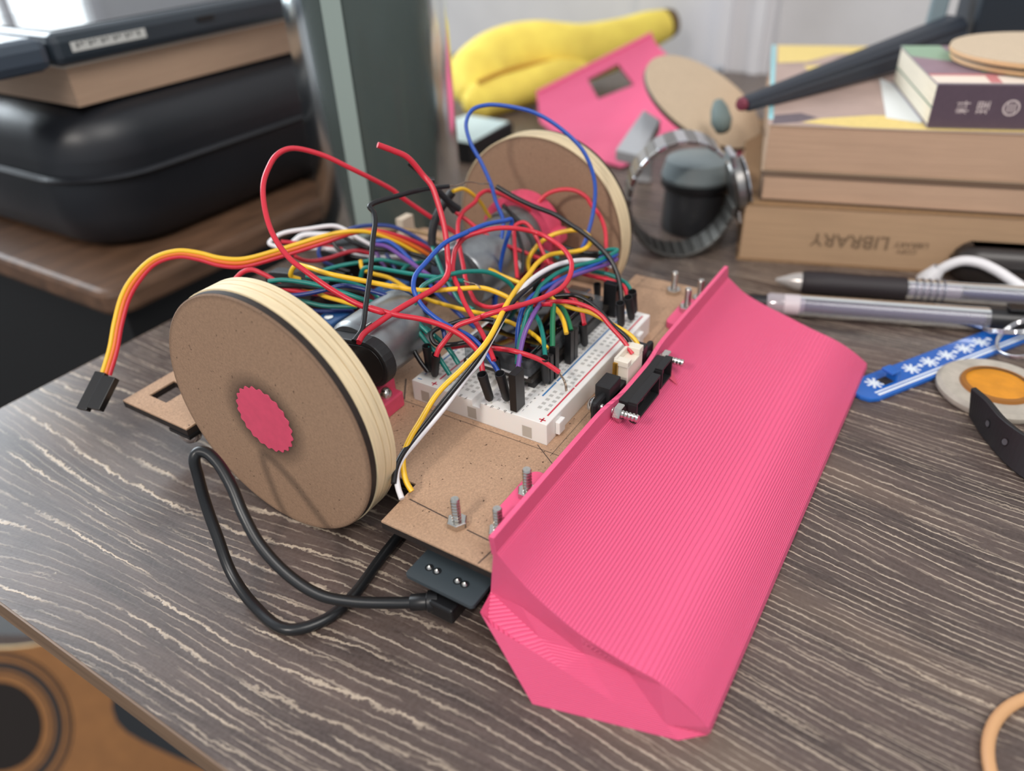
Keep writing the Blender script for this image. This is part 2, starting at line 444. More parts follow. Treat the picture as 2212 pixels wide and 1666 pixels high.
# ================================================================== black cabinet and what stands on it
cb = thing('cabinet', 'black cabinet with thick brown wooden top behind the desk', 'cabinet', (12, 40, -77.2))
M_PLANK = mat('brown_plank', (96, 70, 52), .5, var=.4, vscale=1.0, stretch=(.25, 1, 1))
part('wooden_top', prism(rrect(2.0, 20.6, 27.8, 62, 1.4), DESK-1.5, DESK), M_PLANK, cb, bev=.35)
part('body', box(3.0, 20.4, 28.8, 61, -24, DESK-1.5), mat('black_cabinet_side', (12, 12, 13), .6), cb)
part('pedestal', box(18, 20.4, 29, 60, -77.2, -24), M_BLACK, cb)
M_CASE = mat('black_case_fabric', (27, 29, 34), .42, bump=.06, bscale=8)
cs = thing('hard_case', 'large rounded black hard case lying on the wooden cabinet top', 'case', (18, 46, DESK))
def rbox(x0, x1, y0, y1, z0, z1, r, prof):
    rings = []
    for ins, z in prof: rings.append([Vector((x, y, z0+(z1-z0)*z)) for x, y in rrect(x0+ins, x1-ins, y0+ins, y1-ins, max(.3, r-ins*.5), 8)])
    return loft(rings)
part('lower_shell', rbox(4.3, 33, 30.6, 60, DESK, 3.3, 4.5, [(1.6, 0), (.7, .12), (.25, .4), (.1, .8), (.1, 1)]), M_CASE, cs, 50)
part('zip_band', rbox(4.2, 33.1, 30.5, 60.1, 2.2, 2.5, 4.5, [(0, 0), (-.12, .5), (0, 1)]), M_CASE, cs, 50)
part('lid', rbox(4.3, 33, 30.6, 60, 3.3, 6.0, 4.5, [(.1, 0), (.15, .3), (.5, .65), (1.3, .88), (2.8, 1)]), M_CASE, cs, 50)
M_PAGE = paper_edge('page_block', (192, 160, 134)); M_PAGE2 = paper_edge('page_block_dark', (182, 150, 118)); M_PAGE3 = paper_edge('page_block_pale', (222, 212, 192))
bk = thing('paperback_book', 'thick paperback with tan page edges lying on the black case', 'book', (20, 40, 6))
part('page_block', box(6.4, 31, 32.4, 47, 6.02, 8.0), M_PAGE, bk)
part('cover', box(6.3, 31.1, 32.3, 47.1, 8.0, 8.1), mat('white_cover', (214, 206, 192), .5), bk)
hc = thing('game_console', 'grey and black handheld game console lying on the paperback', 'game console', (15, 38, 8.1))
M_CON = mat('console_dark', (46, 54, 62), .35); M_GRIP = mat('console_grip', (62, 72, 84), .42)
part('body', box(5.6, 33, 31.6, 42, 8.15, 9.75), M_CON, hc, bev=.45)
part('screen', box(6.4, 32, 32.6, 41.6, 9.75, 9.80), mat('screen_glass', (30, 34, 38), .04, spec=1, coat=1), hc)
gpz = [(5.5, 42), (2, 42), (-4, 41), (-7, 36.5), (-4, 32.6), (2, 31.7), (5.5, 31.6)]
part('grip', prism(gpz, 8.12, 9.7), M_GRIP, hc, bev=.5)
part('label_strip', box(6.6, 11.0, 31.57, 31.6, 8.78, 9.25), mat('label_white', (205, 205, 200), .5), hc)
for i in range(16):
    part('label_bar', box(6.9+i*.24, 6.9+i*.24+.1, 31.55, 31.57, 8.95+.1*(i % 3), 9.2), M_INKK, hc)
for x in (14.5, 21.5): part('button', box(x, x+1.2, 31.52, 31.6, 9.0, 9.3), M_BLACK, hc, bev=.1)

# dark blue chair far behind the case
ch = thing('chair', 'dark blue chair back far behind the black case', 'chair', (62, 120, -77.2))
M_NAVY = mat('navy_fabric', (44, 56, 84), .8, bump=.2)
part('backrest', box(54, 80, 118, 122, -44, -9), M_NAVY, ch, bev=2)
part('seat', box(54, 80, 122, 150, -40, -33), M_NAVY, ch, bev=2)
for x, y in ((55, 121), (77, 121), (55, 147), (77, 147)): part('leg', box(x, x+2, y, y+2, -77.2, -39), M_BLACK, ch)

# ================================================================== tall bottle
bt = thing('water_bottle', 'tall smoky grey glass bottle with a pale vertical strip', 'bottle', (14.6, 18.5, DESK))
BC = (14.6, 18.5, DESK)
M_BOT = clear('smoky_glass', (150, 158, 156), (128, 142, 138), .30, .18, .22)
part('wall', lathe([(3.85, 0), (4.0, .25), (4.0, 26), (2.2, 29)], BC, n=56, cap=False), M_BOT, bt, 60)
part('inner_wall', lathe([(3.7, .9), (3.7, 26)], BC, n=48, cap=False), clear('smoky_inner', (150, 160, 156), (96, 110, 106), .22, .3, .15), bt, 60)
part('thick_base', lathe([(.01, 0), (3.85, 0), (3.75, .85), (.01, .7)], BC, n=48, cap=False), mat('bottle_base_green', (128, 142, 134), .25), bt, 60)
part('cap', lathe([(2.3, 28.8), (2.3, 31), (.01, 31)], BC, n=40, cap=False), M_BLACK, bt, 50)
part('upright_strip', obox((10.78, 17.12, 12.2), (.16, -.45, 0), (.03, .01, 0), (0, 0, 12.8)), mat('pale_strip', (140, 154, 148), .5), bt)  # plain pale upright strip against the outside of the bottle

# ================================================================== things at the back of the desk
bb = thing('storage_box', 'low black box with a pale sheet on top beside the bottle', 'box', (31, 24.6, DESK))
part('body', box(28.2, 34.2, 22.6, 27.4, DESK, -.62), M_BLACKM, bb, bev=.1)
part('paper_sheet', prism([(28.1, 22.4), (34, 22.9), (34.3, 27.2), (28.4, 27.2)], -.60, -.55), mat('pale_teal_paper', (212, 232, 230), .6), bb)
M_BAN = mat('yellow_plush', (250, 222, 100), .9, var=.1, vscale=.5, bump=.5, bscale=10)
ba = thing('banana_plush', 'yellow plush banana bunch lying at the back of the desk', 'plush toy', (46, 27, DESK))
def banr(R): return lambda t: R*max(.12, min(1, (t*5+.25)))*(1 if t < .55 else 1-.52*((t-.55)/.45))
b1 = [(38.6, 29.8, -.2), (41.4, 31.0, .25), (45.7, 31.0, 1.2), (48.7, 29.2, 1.4), (51.6, 26.5, .9), (55.3, 23.7, 1.4), (58.0, 21.9, 2.2), (60.0, 20.6, 2.6)]
b2 = [(37.6, 29.3, -.9), (39.3, 29.0, -.75), (42.4, 27.9, -.6), (46.2, 26.4, -.3), (50.9, 24.6, .3)]
part('lobe', tube(b1, banr(2.75), 20, 8), M_BAN, ba, 80)
part('lobe', tube(b2, lambda t: 1.55*max(.15, min(1, t*4+.4))*min(1, (1-t)*4+.3), 18, 8), M_BAN, ba, 80)
part('seam', tube([(38.4, 28.6, 1.0), (42.5, 28.4, 1.1), (47, 27, 1.1), (51, 24.8, 1.1)], .18, 6), mat('plush_seam', (196, 146, 54), .9), ba, 80)
part('tip', lathe([(1.36, -.5), (1.4, 0), (1.2, .6), (.7, .85), (.01, .9)], (59.9, 20.65, 2.6), (.82, -.53, .15), 20, cap=False), mat('brown_plush', (104, 80, 48), .9, bump=.5), ba, 70)

# spare blade print, same part as on the robot, leaning at the back
sp = thing('plough_print', 'spare pink printed blade with a cut-out slot lying behind the far wheel', 'printed part', (40, 16, DESK))
Lp = [(38.9, 23.2, .5), (37.9, 22.5, -.1), (36.1, 21.3, -.9), (33.7, 17.4, -1.6), (32.2, 13.9, -1.9), (31.9, 12.2, -2.0)]
Rp = [(50.1, 18.2, 3.4), (49.5, 17.4, 2.7), (48.3, 14.7, 1.3), (45.9, 11.6, -.2), (44.5, 10.4, -1.2), (41.7, 10.4, -2.0)]
def lerp(a, b, t): return Vector(a)*(1-t)+Vector(b)*t
ts = [0, .40, .66, 1]
grid = [[lerp(a, b, t) for t in ts] for a, b in zip(Lp, Rp)]
V, F = [], []
for lay in (0, 1):
    for r in grid:
        for p in r: V.append(p+Vector((.12, .1, -.16))*lay if lay else p)
nr, nc = len(grid), len(ts); off = nr*nc
for i in range(nr-1):
    for j in range(nc-1):
        if i == 1 and j == 1: continue                 # the slot for the sensor
        a = i*nc+j; F += [(a, a+1, a+nc+1, a+nc), (off+a, off+a+nc, off+a+nc+1, off+a+1)]
for j in range(nc-1):
    F += [(j+1, j, off+j, off+j+1), ((nr-1)*nc+j, (nr-1)*nc+j+1, off+(nr-1)*nc+j+1, off+(nr-1)*nc+j)]
for i in range(nr-1):
    F += [(i*nc, (i+1)*nc, off+(i+1)*nc, off+i*nc), ((i+1)*nc-1+nc, (i+1)*nc-1, off+(i+1)*nc-1, off+(i+1)*nc-1+nc)]
part('plate', (V, F), mat('pink_print_plain', (244, 104, 146), .45), sp)
part('rim', tube([Vector(Lp[0]), Vector(Rp[0])], .16, 6, 2), mat('pink_print_plain', (244, 104, 146), .45), sp)

# spare wheel disc on a grey bracket
sd = thing('spare_disc', 'pale round board disc leaning on a grey bracket behind the watch', 'disc', (32.5, 7.1, DESK))
DN = Vector((-.077, -.525, .848)); DC = Vector((32.3, 7.0, 2.7))
part('disc_face', lathe([(.01, .33), (4.25, .33), (4.25, .27), (.01, .27)], DC, DN, 64, cap=False), M_MDFB, sd)
part('disc_core', lathe([(.01, 0), (4.25, 0), (4.25, .27), (.01, .27)], DC, DN, 64, cap=False), mat('grey_brown_edge', (84, 70, 62), .7), sd)
BK_ = [Vector(p) for p in ((27.56, 10.74, .6), (27.31, 8.88, .55), (30.6, 9.0, 1.9), (31.2, 10.5, 2.3))]
gb = solo('grey_bracket', 'light grey angled bracket propping the pale disc up', 'bracket', join(loft([BK_, [p+Vector((.25, .1, -.8)) for p in BK_]]), obox((30.3, 9.8, -.7), (.35, .1, 0), (-.1, .5, 0), (0, 0, 1.45))), mat('light_grey_plastic', (172, 174, 178), .45), (28, 9, DESK), bev=.1)
recalc(gb)
solo('rubber_cone', 'grey green rubber cone lying on the pale disc', 'rubber cone', lathe([(.01, 0), (.42, .1), (.62, .7), (.5, 1.5), (.3, 2.0), (.01, 2.1)], (27.7, 3.95, 2.5), (.62, .45, .66), 20, cap=False), mat('grey_green_rubber', (104, 118, 116), .7), (27.7, 3.95, 2.5), 60)
cl = solo('metal_clip', 'small dark grey metal clip behind the pale disc', 'clip', join(obox((48.4, 12.2, -.9), (.9, -.7, 0), (.3, .4, 0), (0, 0, 1.28)), obox((48.0, 12.6, .9), (1.4, -1.2, .3), (.3, .3, 0), (0, 0, .3))), mat('dull_metal', (160, 164, 170), .4, .3), (48.4, 12.2, DESK), bev=.15)
solo('pink_scrap', 'dark pink printed scrap between the pale disc and the books', 'printed part', join(box(36.0, 39, 3.6, 5.4, DESK, -.4), box(36.4, 38.4, 4, 5, -.4, .3)), mat('pink_deep', (190, 54, 96), .5), (37, 4.5, DESK), bev=.2)

# jar
jr = thing('small_jar', 'small black ribbed jar with a grey slotted lid inside the watch loop', 'jar', (24.4, 4.1, DESK))
JC = (24.4, 4.1, DESK)
part('body', lathe([(.01, 0), (1.75, 0), (1.85, .2), (1.8, 2.5), (1.9, 2.6)], JC, n=40, cap=False), mat('jar_black', (44, 45, 48), .32), jr, 40)
part('collar', lathe([(1.95, 2.55), (2.05, 2.65), (2.05, 2.95), (1.95, 3.0), (1.0, 3.0)], JC, n=40, cap=False), M_BLACK, jr, 40)
part('lid', lathe([(1.95, 2.98), (2.05, 3.2), (1.8, 4.05), (1.6, 4.15), (.01, 4.15)], JC, n=40, cap=False), mat('lid_grey', (120, 130, 132), .45), jr, 40)
for a in (200, 235, 270, 165):
    ca, sa = math.cos(math.radians(a)), math.sin(math.radians(a))
    part('slot', obox((JC[0]+1.86*ca, JC[1]+1.86*sa, JC[2]+3.6), (ca*.06, sa*.06, -.0), (-sa*.07, ca*.07, 0), (-ca*.12, -sa*.12, .42)), M_BLACK, jr)

# wrist watch standing on edge
wa = thing('wrist_watch', 'steel wrist watch with link bracelet standing in a loop round the jar', 'watch', (20.9, 3.5, DESK))
WC = Vector((20.7, 3.7, .98)); WN = Vector((-.87, -.49, 0)).normalized(); WU = Vector((.49, -.87, 0)).normalized(); WV = WN.cross(WU)
if WV.z < 0: WV = -WV
WRX, WRZ = 2.75, 3.1
link = None
NL = 34
for i in range(NL):
    a = 2*math.pi*i/NL
    if -.35 < math.sin(a-.25) < .55 and math.cos(a) > .5: continue         # the watch head goes there
    c = WC+WU*(WRX*math.cos(a))+WV*(WRZ*math.sin(a)); tg = (WU*(-WRX*math.sin(a))+WV*(WRZ*math.cos(a))).normalized(); nr_ = tg.cross(WN)
    part('bracelet_link', obox(c, tg*.27, nr_*.12, WN*.95), M_CHROME if (i % 2 and math.sin(a) > .1) else mat('brushed_steel', (150, 148, 146), .35, 1) if math.sin(a) > 0 else mat('darker_steel', (112, 110, 106), .45, 1), wa, bev=.06)  # links on the lower half of the loop get a darker steel tone
hc_ = WC+WU*2.9+WV*.55; ht = (WV*.97-WU*.24).normalized(); hn = ht.cross(WN)
if hn.dot(WU) < 0: hn = -hn
part('case', lathe([(.01, -.35), (1.25, -.35), (1.45, -.15), (1.45, .2), (1.2, .42), (.01, .42)], hc_, hn, 36, cap=False), mat('brushed_steel', (150, 148, 146), .35, 1), wa, 40)
part('dial', lathe([(1.15, .43), (.01, .43)], hc_, hn, 32, cap=False), mat('dial_grey', (92, 96, 92), .3), wa)
part('bezel', ringpoly(1.4, 1.12, hc_+hn*.4, hn, .08), M_CHROME, wa)
part('crown', cyl(hc_-WN*1.4, hc_-WN*1.75, .2, 16), M_CHROME, wa)
for s in (-1, 1): part('lug', obox(hc_+ht*(1.5*s)-hn*.1, ht*.4, hn*.16, WN*.8), M_CHROME, wa, bev=.1)

# ================================================================== books at the right
BL, BD = Vector((.30, -.954, 0)), Vector((.954, .30, 0))
def book(name, label, o, L, D, ln, dp, z0, z1, pm, cm, ct=.12, flush=0):
    t = thing(name, label, 'book', (o[0]+3, o[1]-3, z0)); o = Vector((o[0], o[1], 0))
    c = o+L*ln/2+D*dp/2
    part('page_block', obox((c.x, c.y, (z0+z1)/2), L*(ln/2-.1), D*(dp/2), (0, 0, (z1-z0)/2-ct)), pm, t, bev=.06)
    for nm, za, zb in (('back_cover', z0, z0+ct), ('front_cover', z1-ct, z1)):
        part(nm, obox((c.x, c.y, (za+zb)/2), L*(ln/2), D*(dp/2+.05), (0, 0, (zb-za)/2)), cm, t)
    return t, o
M_LIBC = mat('tan_cover', (150, 118, 84), .7, var=.1)
b1_, o1 = book('library_book', 'thick bottom book of the right stack with an upside down LIBRARY stamp', (21.23, .44), BL, BD, 24, 16, DESK, .93, M_PAGE2, M_LIBC, .06)
STP = mat('faded_stamp', (122, 100, 78), .9)
def on_face(o, L, D, t, z, off=.02): p = Vector(o)+L*t-D*off; return (p.x, p.y, z)
part('stamp_lettering', textvf('LIBRARY', 1.0, on_face(o1, BL, BD, 5.45, -.42, .06), -BL, (0, 0, -1), .0), STP, b1_, label='faded upside down LIBRARY stamp')
part('stamp_lettering', textvf('LIBRARY', .42, on_face(o1, BL, BD, 8.35, -.62, .06), -BL, (0, 0, -1), .0), STP, b1_)
part('stamp_lettering', textvf('COPY', .36, on_face(o1, BL, BD, 8.2, -1.0, .06), -BL, (0, 0, -1), .0), STP, b1_)
L2, D2 = Vector((.27, -.963, 0)), Vector((.963, .27, 0))
b2_, o2 = book('paperback_book', 'tan paged paperback in the middle of the right stack', (22.0, -.1), L2, D2, 22, 15, .97, 2.28, M_PAGE, mat('dull_cover', (96, 78, 64), .6), .035)
b3_, o3 = book('art_paperback', 'thick paperback with yellow and mauve painted cover below the small cookbook', (22.6, .15), L2, D2, 22, 20.5, 2.3, 4.6, M_PAGE, mat('pale_cover', (186, 164, 140), .6), .03)
M_ART1 = mat('cover_mauve', (176, 152, 142), .6, var=.15, vscale=.25); M_ARTY = mat('cover_yellow', (226, 200, 124), .6, var=.06); M_ARTB = mat('cover_blue_edge', (150, 204, 210), .6); M_ARTG = mat('cover_grey_purple', (104, 92, 98), .6, var=.1)
def cov(name, poly, m, dz): return part(name, prism3(poly, (o3.x, o3.y, 4.6+dz), L2, D2, (0, 0, .004)), m, b3_)
cov('cover_art', [(0, 0), (22, 0), (22, 20.4), (0, 20.4)], M_ART1, .001)
cov('cover_art', [(1.6, .6), (4.0, .12), (8, .1), (14, .5), (14, 2.6), (9, 2.8), (5, 2.4), (2.6, 1.5)], M_ARTY, .006)
cov('cover_art', [(0.2, .1), (1.4, .6), (2.4, 1.6), (1.6, 2.4), (.3, 1.8)], M_ARTG, .006)
cov('cover_art', [(.4, 14.5), (2.2, 15), (4, 17.5), (6, 18.4), (7, 20.3), (.4, 20.3)], M_ARTY, .006)
cov('cover_art', [(2.6, 10.0), (4.2, 9.7), (4.8, 14.4), (2.0, 13.8)], M_ARTY, .007)
cov('cover_art', [(0, 1), (.25, 1), (.25, 20.4), (0, 20.4)], M_ARTB, .007)

L4, D4 = Vector((.33, -.944, 0)), Vector((.944, .33, 0))
b4_ = thing('cookbook', 'small cookbook with dark purple spine and illustrated cover on top of the stack', 'book', (28, -9, 4.65)); o4 = Vector((24.9, -6.75, 0))
M_SPINE = mat('purple_spine', (86, 70, 82), .55, var=.06); ln4, dp4 = 13.5, 9.0; c4 = o4+L4*ln4/2+D4*dp4/2
part('page_block', obox((c4.x, c4.y, 5.65), L4*(ln4/2-.02), D4*(dp4/2-.15), (0, 0, .88)), M_PAGE3, b4_)
part('spine', obox((o4+L4*ln4/2+D4*.06).to_tuple()[:2]+(5.65,), L4*(ln4/2), D4*.08, (0, 0, .99)), M_SPINE, b4_, bev=.05)
for z in (4.68, 6.6): part('cover', obox((c4.x, c4.y, z), L4*(ln4/2), D4*(dp4/2), (0, 0, .04)), mat('cookbook_cover', (150, 140, 146), .45), b4_)
part('page_divider', obox((c4.x, c4.y, 5.55), L4*(ln4/2), D4*(dp4/2-.1), (0, 0, .035)), mat('green_divider', (92, 120, 100), .6), b4_)
def cov4(poly, m, dz): return part('cover_art', prism3(poly, (o4.x, o4.y, 6.64+dz), L4, D4, (0, 0, .004)), m, b4_)
cov4([(0, .25), (13.5, .25), (13.5, 1.7), (0, 1.7)], mat('art_cream', (232, 216, 200), .6), .001)
cov4([(0, 1.7), (13.5, 1.7), (13.5, 2.1), (0, 2.1)], mat('art_rose', (196, 122, 122), .6), .002)
cov4([(2.3, .3), (2.8, .3), (2.9, 1.7), (2.4, 1.7)], mat('art_rose', (196, 122, 122), .6), .005)
cov4([(5.0, 1.4), (6.0, .6), (8, .3), (10, .3), (10, 2), (5.3, 2)], mat('art_red', (206, 74, 88), .6), .006)
cov4([(0, 2.1), (13.5, 2.1), (13.5, 9), (0, 9)], mat('art_plum', (136, 112, 122), .6, var=.2, vscale=.4), .001)
cov4([(0, 6.2), (2.5, 4.4), (5, 3.8), (5, 5.5), (2, 7.5), (2, 9), (0, 9)], mat('art_sage', (142, 168, 142), .6), .005)
cov4([(2.4, 2.3), (4.5, 2.5), (4.6, 3.6), (2.6, 3.2)], mat('art_green', (112, 140, 118), .6), .005)
cov4([(3.0, 5.6), (4.6, 5.9), (5.2, 7.4), (4.2, 7.2), (4.0, 6.3)], mat('art_white', (232, 232, 234), .6), .007)
M_SPT = mat('spine_lettering', (206, 192, 190), .5)
def sp4(t, z): p = o4+L4*t-D4*.025; return (p.x, p.y, z)
part('spine_lettering', textvf('\u6599', .62, sp4(1.55, 5.62), (0, 0, 1), -L4, .0), M_SPT, b4_, label='pale character on the purple spine')
part('spine_lettering', textvf('\u7406', .62, sp4(2.4, 5.62), (0, 0, 1), -L4, .0), M_SPT, b4_, label='pale character on the purple spine')
part('spine_emblem', ringpoly(.36, .29, sp4(3.35, 5.62), -D4, .012, 28), M_SPT, b4_, label='pale round emblem')
for dx in (-.14, 0, .14): part('emblem_stroke', obox(sp4(3.35+dx, 5.62), L4*.03, D4*.008, (0, 0, .2)), M_SPT, b4_)

solo('receipt', 'white receipt slip sticking out from under the cookbook', 'paper', prism([(26.0, -4.75), (34.5, -2.9), (31.4, -5.3), (25.7, -6.4)], 4.615, 4.64), mat('white_paper', (226, 228, 226), .7), (28, -5, 4.61))
for k, (z, r) in enumerate(((6.67, 4.25), (7.04, 4.25))):
    d = thing('round_board', ('lower' if k == 0 else 'upper')+' of two round board discs stacked on the cookbook', 'disc', (31.6, -10.6, z), 'board discs on the cookbook')
    cc = (31.6-.25*k, -10.7+.1*k, z)
    part('disc_face', lathe([(.01, .30), (r, .30), (r, .05), (.01, .05)], cc, n=64, cap=False), M_MDFB, d)
    part('burnt_rim', lathe([(.01, .0), (r-.02, .0), (r-.02, .05), (.01, .05)], cc, n=64, cap=False), M_CHAR, d)
    part('ply_rim', lathe([(r+.01, .06), (r+.03, .15), (r+.01, .26)], cc, n=64, cap=False), mat('warm_ply', (204, 164, 120), .6), d)

# long black arm resting on the painted cover, with its motor head
ar = thing('black_arm', 'long tapered black plastic arm resting across the painted book cover', 'tool', (30, 0, 4.62))
pa, pb = Vector((24.6, 2.1, 4.95)), Vector((41.5, -5.5, 6.1)); da = (pb-pa).normalized(); sa_ = da.cross(Vector((0, 0, 1))).normalized(); ua = sa_.cross(da)
M_ARM = mat('arm_black', (40, 46, 56), .5)
part('shaft', loft([[pa+sa_*(x*.42)+ua*(z*.32) for x, z in ((-1, -1), (1, -1), (1, .6), (.5, 1), (-.5, 1), (-1, .6))], [pb+sa_*(x*.95)+ua*(z*1.0) for x, z in ((-1, -1), (1, -1), (1, .6), (.5, 1), (-.5, 1), (-1, .6))]]), M_ARM, ar)
part('ridge', loft([[pa+sa_*(.43+x*.05)+ua*(.02+z*.05) for x, z in ((-1, -1), (1, -1), (1, 1), (-1, 1))], [pb+sa_*(.97+x*.05)+ua*(.1+z*.08) for x, z in ((-1, -1), (1, -1), (1, 1), (-1, 1))]]), mat('arm_ridge', (66, 72, 82), .5), ar)
part('tip', lathe([(.36, 0), (.3, .25), (.01, .3)], pa, -da, 14, cap=False), mat('tip_wine', (120, 50, 66), .5), ar)
part('head', obox(pb+da*1.5+Vector((1.2, -3.2, 1.0)), (1.9, .8, 0), (1.2, -3.4, -.1), (-.2, 0, 1.5)), mat('head_navy_black', (34, 44, 54), .45), ar, bev=.3)
part('bracket', obox(pb+Vector((0.4, 1.1, 1.4)), (.5, .1, 0), (0, .5, 0), (.2, 0, 1.2)), mat('bracket_teal_grey', (104, 120, 126), .5), ar, bev=.15)

# ================================================================== pens, cable, case on the right
M_CLR = clear('clear_barrel', (214, 212, 222), (182, 178, 190), .26, .12, .35)
def pen(name, label, a, b, segs):
    t = thing(name, label, 'pen', ((a[0]+b[0])/2, (a[1]+b[1])/2, DESK)); A, B = Vector(a), Vector(b); d = (B-A).normalized(); L = (B-A).length
    for nm, m, prof in segs: part(nm, lathe([(r, h) for r, h in prof], A, d, 24, cap=False), m, t, 40)
    return t, A, d, L
P1a, P1b = (18.55, -2.35, -1.62), (22.15, -13.4, -1.62)
p1, A, d, L = pen('ballpoint_pen', 'clear pen with a fat black rubber grip lying nearest the books', P1a, P1b, [
    ('tip', mat('tip_clear_grey', (190, 184, 180), .25, .3), [(.05, 0), (.12, .1), (.42, .9), (.46, 1.25)]),
    ('grip', mat('black_rubber_grip', (40, 33, 36), .6), [(.46, 1.2), (.56, 1.35), (.58, 2.5), (.54, 4), (.57, 5.6), (.56, 5.9), (.3, 5.9)]),
    ('barrel', M_CLR, [(.5, 5.9), (.52, 12)]),
    ('refill', mat('refill_blue', (62, 70, 130), .4), [(.14, 5.9), (.14, 8.6), (.2, 8.7), (.2, 12)]),
    ('spring_collar', mat('pen_white', (206, 196, 196), .4), [(.3, 6.0), (.44, 6.05), (.44, 8.2), (.3, 8.3)])])
for h in (6.3, 6.6, 6.9, 7.2, 7.5): part('barrel_rib', tube([A+d*h+(Vector((0, 0, 1))*math.cos(q)+d.cross(Vector((0, 0, 1)))*math.sin(q))*.53 for q in [k*math.pi/8 for k in range(16)]], .04, 6, 2, True), M_CLR, p1)
P2a, P2b = (15.7, -1.75, -1.62), (19.7, -13.9, -1.62)
p2, A, d, L = pen('gel_pen', 'clear barrelled pen with black cap lying in front of the grip pen', P2a, P2b, [
    ('end_plug', mat('plug_black', (24, 20, 24), .4), [(.01, 0), (.36, 0), (.4, 1.0), (.01, 1.0)]),
    ('ferrule', mat('ferrule_clear', (176, 168, 172), .15, .2), [(.42, .95), (.5, 1.1), (.5, 1.7), (.42, 1.75)]),
    ('white_insert', mat('insert_white', (210, 200, 204), .4), [(.46, 1.7), (.48, 1.75), (.48, 2.6), (.3, 2.6)]),
    ('barrel', M_CLR, [(.52, 2.4), (.54, 10.4)]),
    ('ink_tube', mat('ink_purple', (120, 112, 136), .4), [(.22, 2.6), (.22, 10.2)]),
    ('cap', mat('cap_black', (24, 24, 26), .35), [(.01, 10.3), (.57, 10.3), (.58, 13), (.01, 13)])])
cp = A+d*9.6; up = Vector((0, 0, 1)); sd_ = d.cross(up)
part('clip', obox(A+d*12.2+up*.66, d*1.25, sd_*.34, up*.07), M_BLACK, p2, bev=.1)
part('clip_lettering', textvf('SARASA', .42, (A+d*11.85+up*.735).to_tuple(), d, up.cross(d), .002, 'LEFT'), mat('lettering_grey', (176, 176, 178), .5), p2)
wc = thing('white_cable', 'white cable with strain relief arching over the pens', 'cable', (24, -9, DESK))
part('sheath', tube([(22.5, -8.9, -1.6), (22.6, -9.3, -1.1), (22.7, -9.9, -.72), (22.7, -10.6, -.66), (22.6, -11.4, -.85), (22.4, -12.4, -1.25), (22.3, -13.6, -1.75)], .24, 12), M_WIRE['white'], wc, 80)
part('strain_relief', lathe([(.5, -.55), (.55, -.3), (.42, .1), (.3, .5)], (22.5, -8.85, -1.65), (.05, -.4, .85), 16, cap=False), M_WIRE['white'], wc, 60)
gc = thing('glasses_case', 'dark rounded hard case behind the white cable', 'case', (24.9, -13, DESK))
def turned(vf, c, ang):
    ca, sa = math.cos(math.radians(ang)), math.sin(math.radians(ang))
    return [Vector((c[0]+(v.x-c[0])*ca-(v.y-c[1])*sa, c[1]+(v.x-c[0])*sa+(v.y-c[1])*ca, v.z)) for v in vf[0]], vf[1]
part('body', turned(rbox(23.0, 24.9, -19, -9.4, DESK, -.35, .9, [(.3, 0), (.03, .2), (0, .5), (.1, .75), (.35, .93), (.75, 1)]), (24, -9.4), 17), mat('dark_brown_shell', (48, 42, 40), .35), gc, 50)
part('seam', turned(rbox(22.97, 24.93, -19.03, -9.37, -1.25, -1.17, .9, [(0, 0), (0, 1)]), (24, -9.4), 17), M_BLACK, gc)

# ================================================================== key ring with tags
kt = thing('blue_key_tag', 'blue enamel key tag bar with white snowflake pattern', 'key tag', (14, -10, DESK))
T0, T1 = Vector((11.0, -7.75, -2.05)), Vector((19.4, -12.9, -2.05)); td = (T1-T0).normalized(); tn = Vector((-td.y, td.x, 0))
def tp(a, b): p = T0+td*a+tn*b; return (p.x, p.y)
LT = (T1-T0).length; hw = .72
plate = [(LT, hw), (.5, hw), (.12, hw*.8), (-.05, .25), (-.05, -.25), (.12, -hw*.8), (.5, -hw), (LT, -hw)]
part('bar', prism([tp(a, b) for a, b in plate], DESK+.01, -1.98), mat('blue_enamel', (28, 98, 186), .25, coat=.4), kt, bev=.06)
M_SNOW = mat('white_enamel', (224, 232, 240), .35)
for k in range(7):
    c = 1.1+k*1.05
    if k == 1: continue
    for q in range(4):
        a = q*math.pi/4
        ca, sa = math.cos(a), math.sin(a)
        part('snowflake_arm', prism([tp(c+ca*.36*s+sa*.05*t, .12+sa*.36*s-ca*.05*t) for s, t in ((-1, -1), (1, -1), (1, 1), (-1, 1))], -1.98, -1.975+.0012*q), M_SNOW, kt)
    part('snow_dot', prism([tp(c+.52+.1*a, .12+.13*b) for a, b in circle(1, 10)], -1.98, -1.974), M_SNOW, kt)
for b0, b1 in ((-.42, -.34), (-.60, -.48)): part('stripe', prism([tp(.6, b0), tp(LT, b0), tp(LT, b1), tp(.6, b1)], -1.98, -1.975), M_SNOW, kt)
part('clip_loop', join(obox((T0+td*1.95+Vector((0, 0, .28))), td*.09, tn*.28, (0, 0, .3)), obox((T0+td*1.75+Vector((0, 0, .55))), td*.25, tn*.28, (0, 0, .07))), mat('blue_enamel', (28, 98, 186), .25), kt, bev=.06)
part('slot', prism([tp(1.35, -.2), tp(1.9, -.2), tp(1.9, .25), tp(1.35, .25)], -1.979, -1.972), mat('slot_dark', (40, 36, 38), .8), kt)
for k, (c, n) in enumerate((((18.0, -12.6, -1.35), (.3, .25, .92)), ((17.2, -13.1, -1.25), (-.25, .5, .82)))):
    r = thing('split_ring', ('far' if k == 0 else 'near')+' steel split ring joining the key tags', 'key ring', (c[0], c[1], DESK), 'split rings on the keys')
    u, v, _ = frame(n)
    for dz in (0, .1): part('coil', tube([Vector(c)+Vector(n).normalized()*dz+(u*math.cos(q)+v*math.sin(q))*1.15 for q in [i*math.pi/12 for i in range(24)]], .06, 8, 2, True), M_CHROME, r, 80)
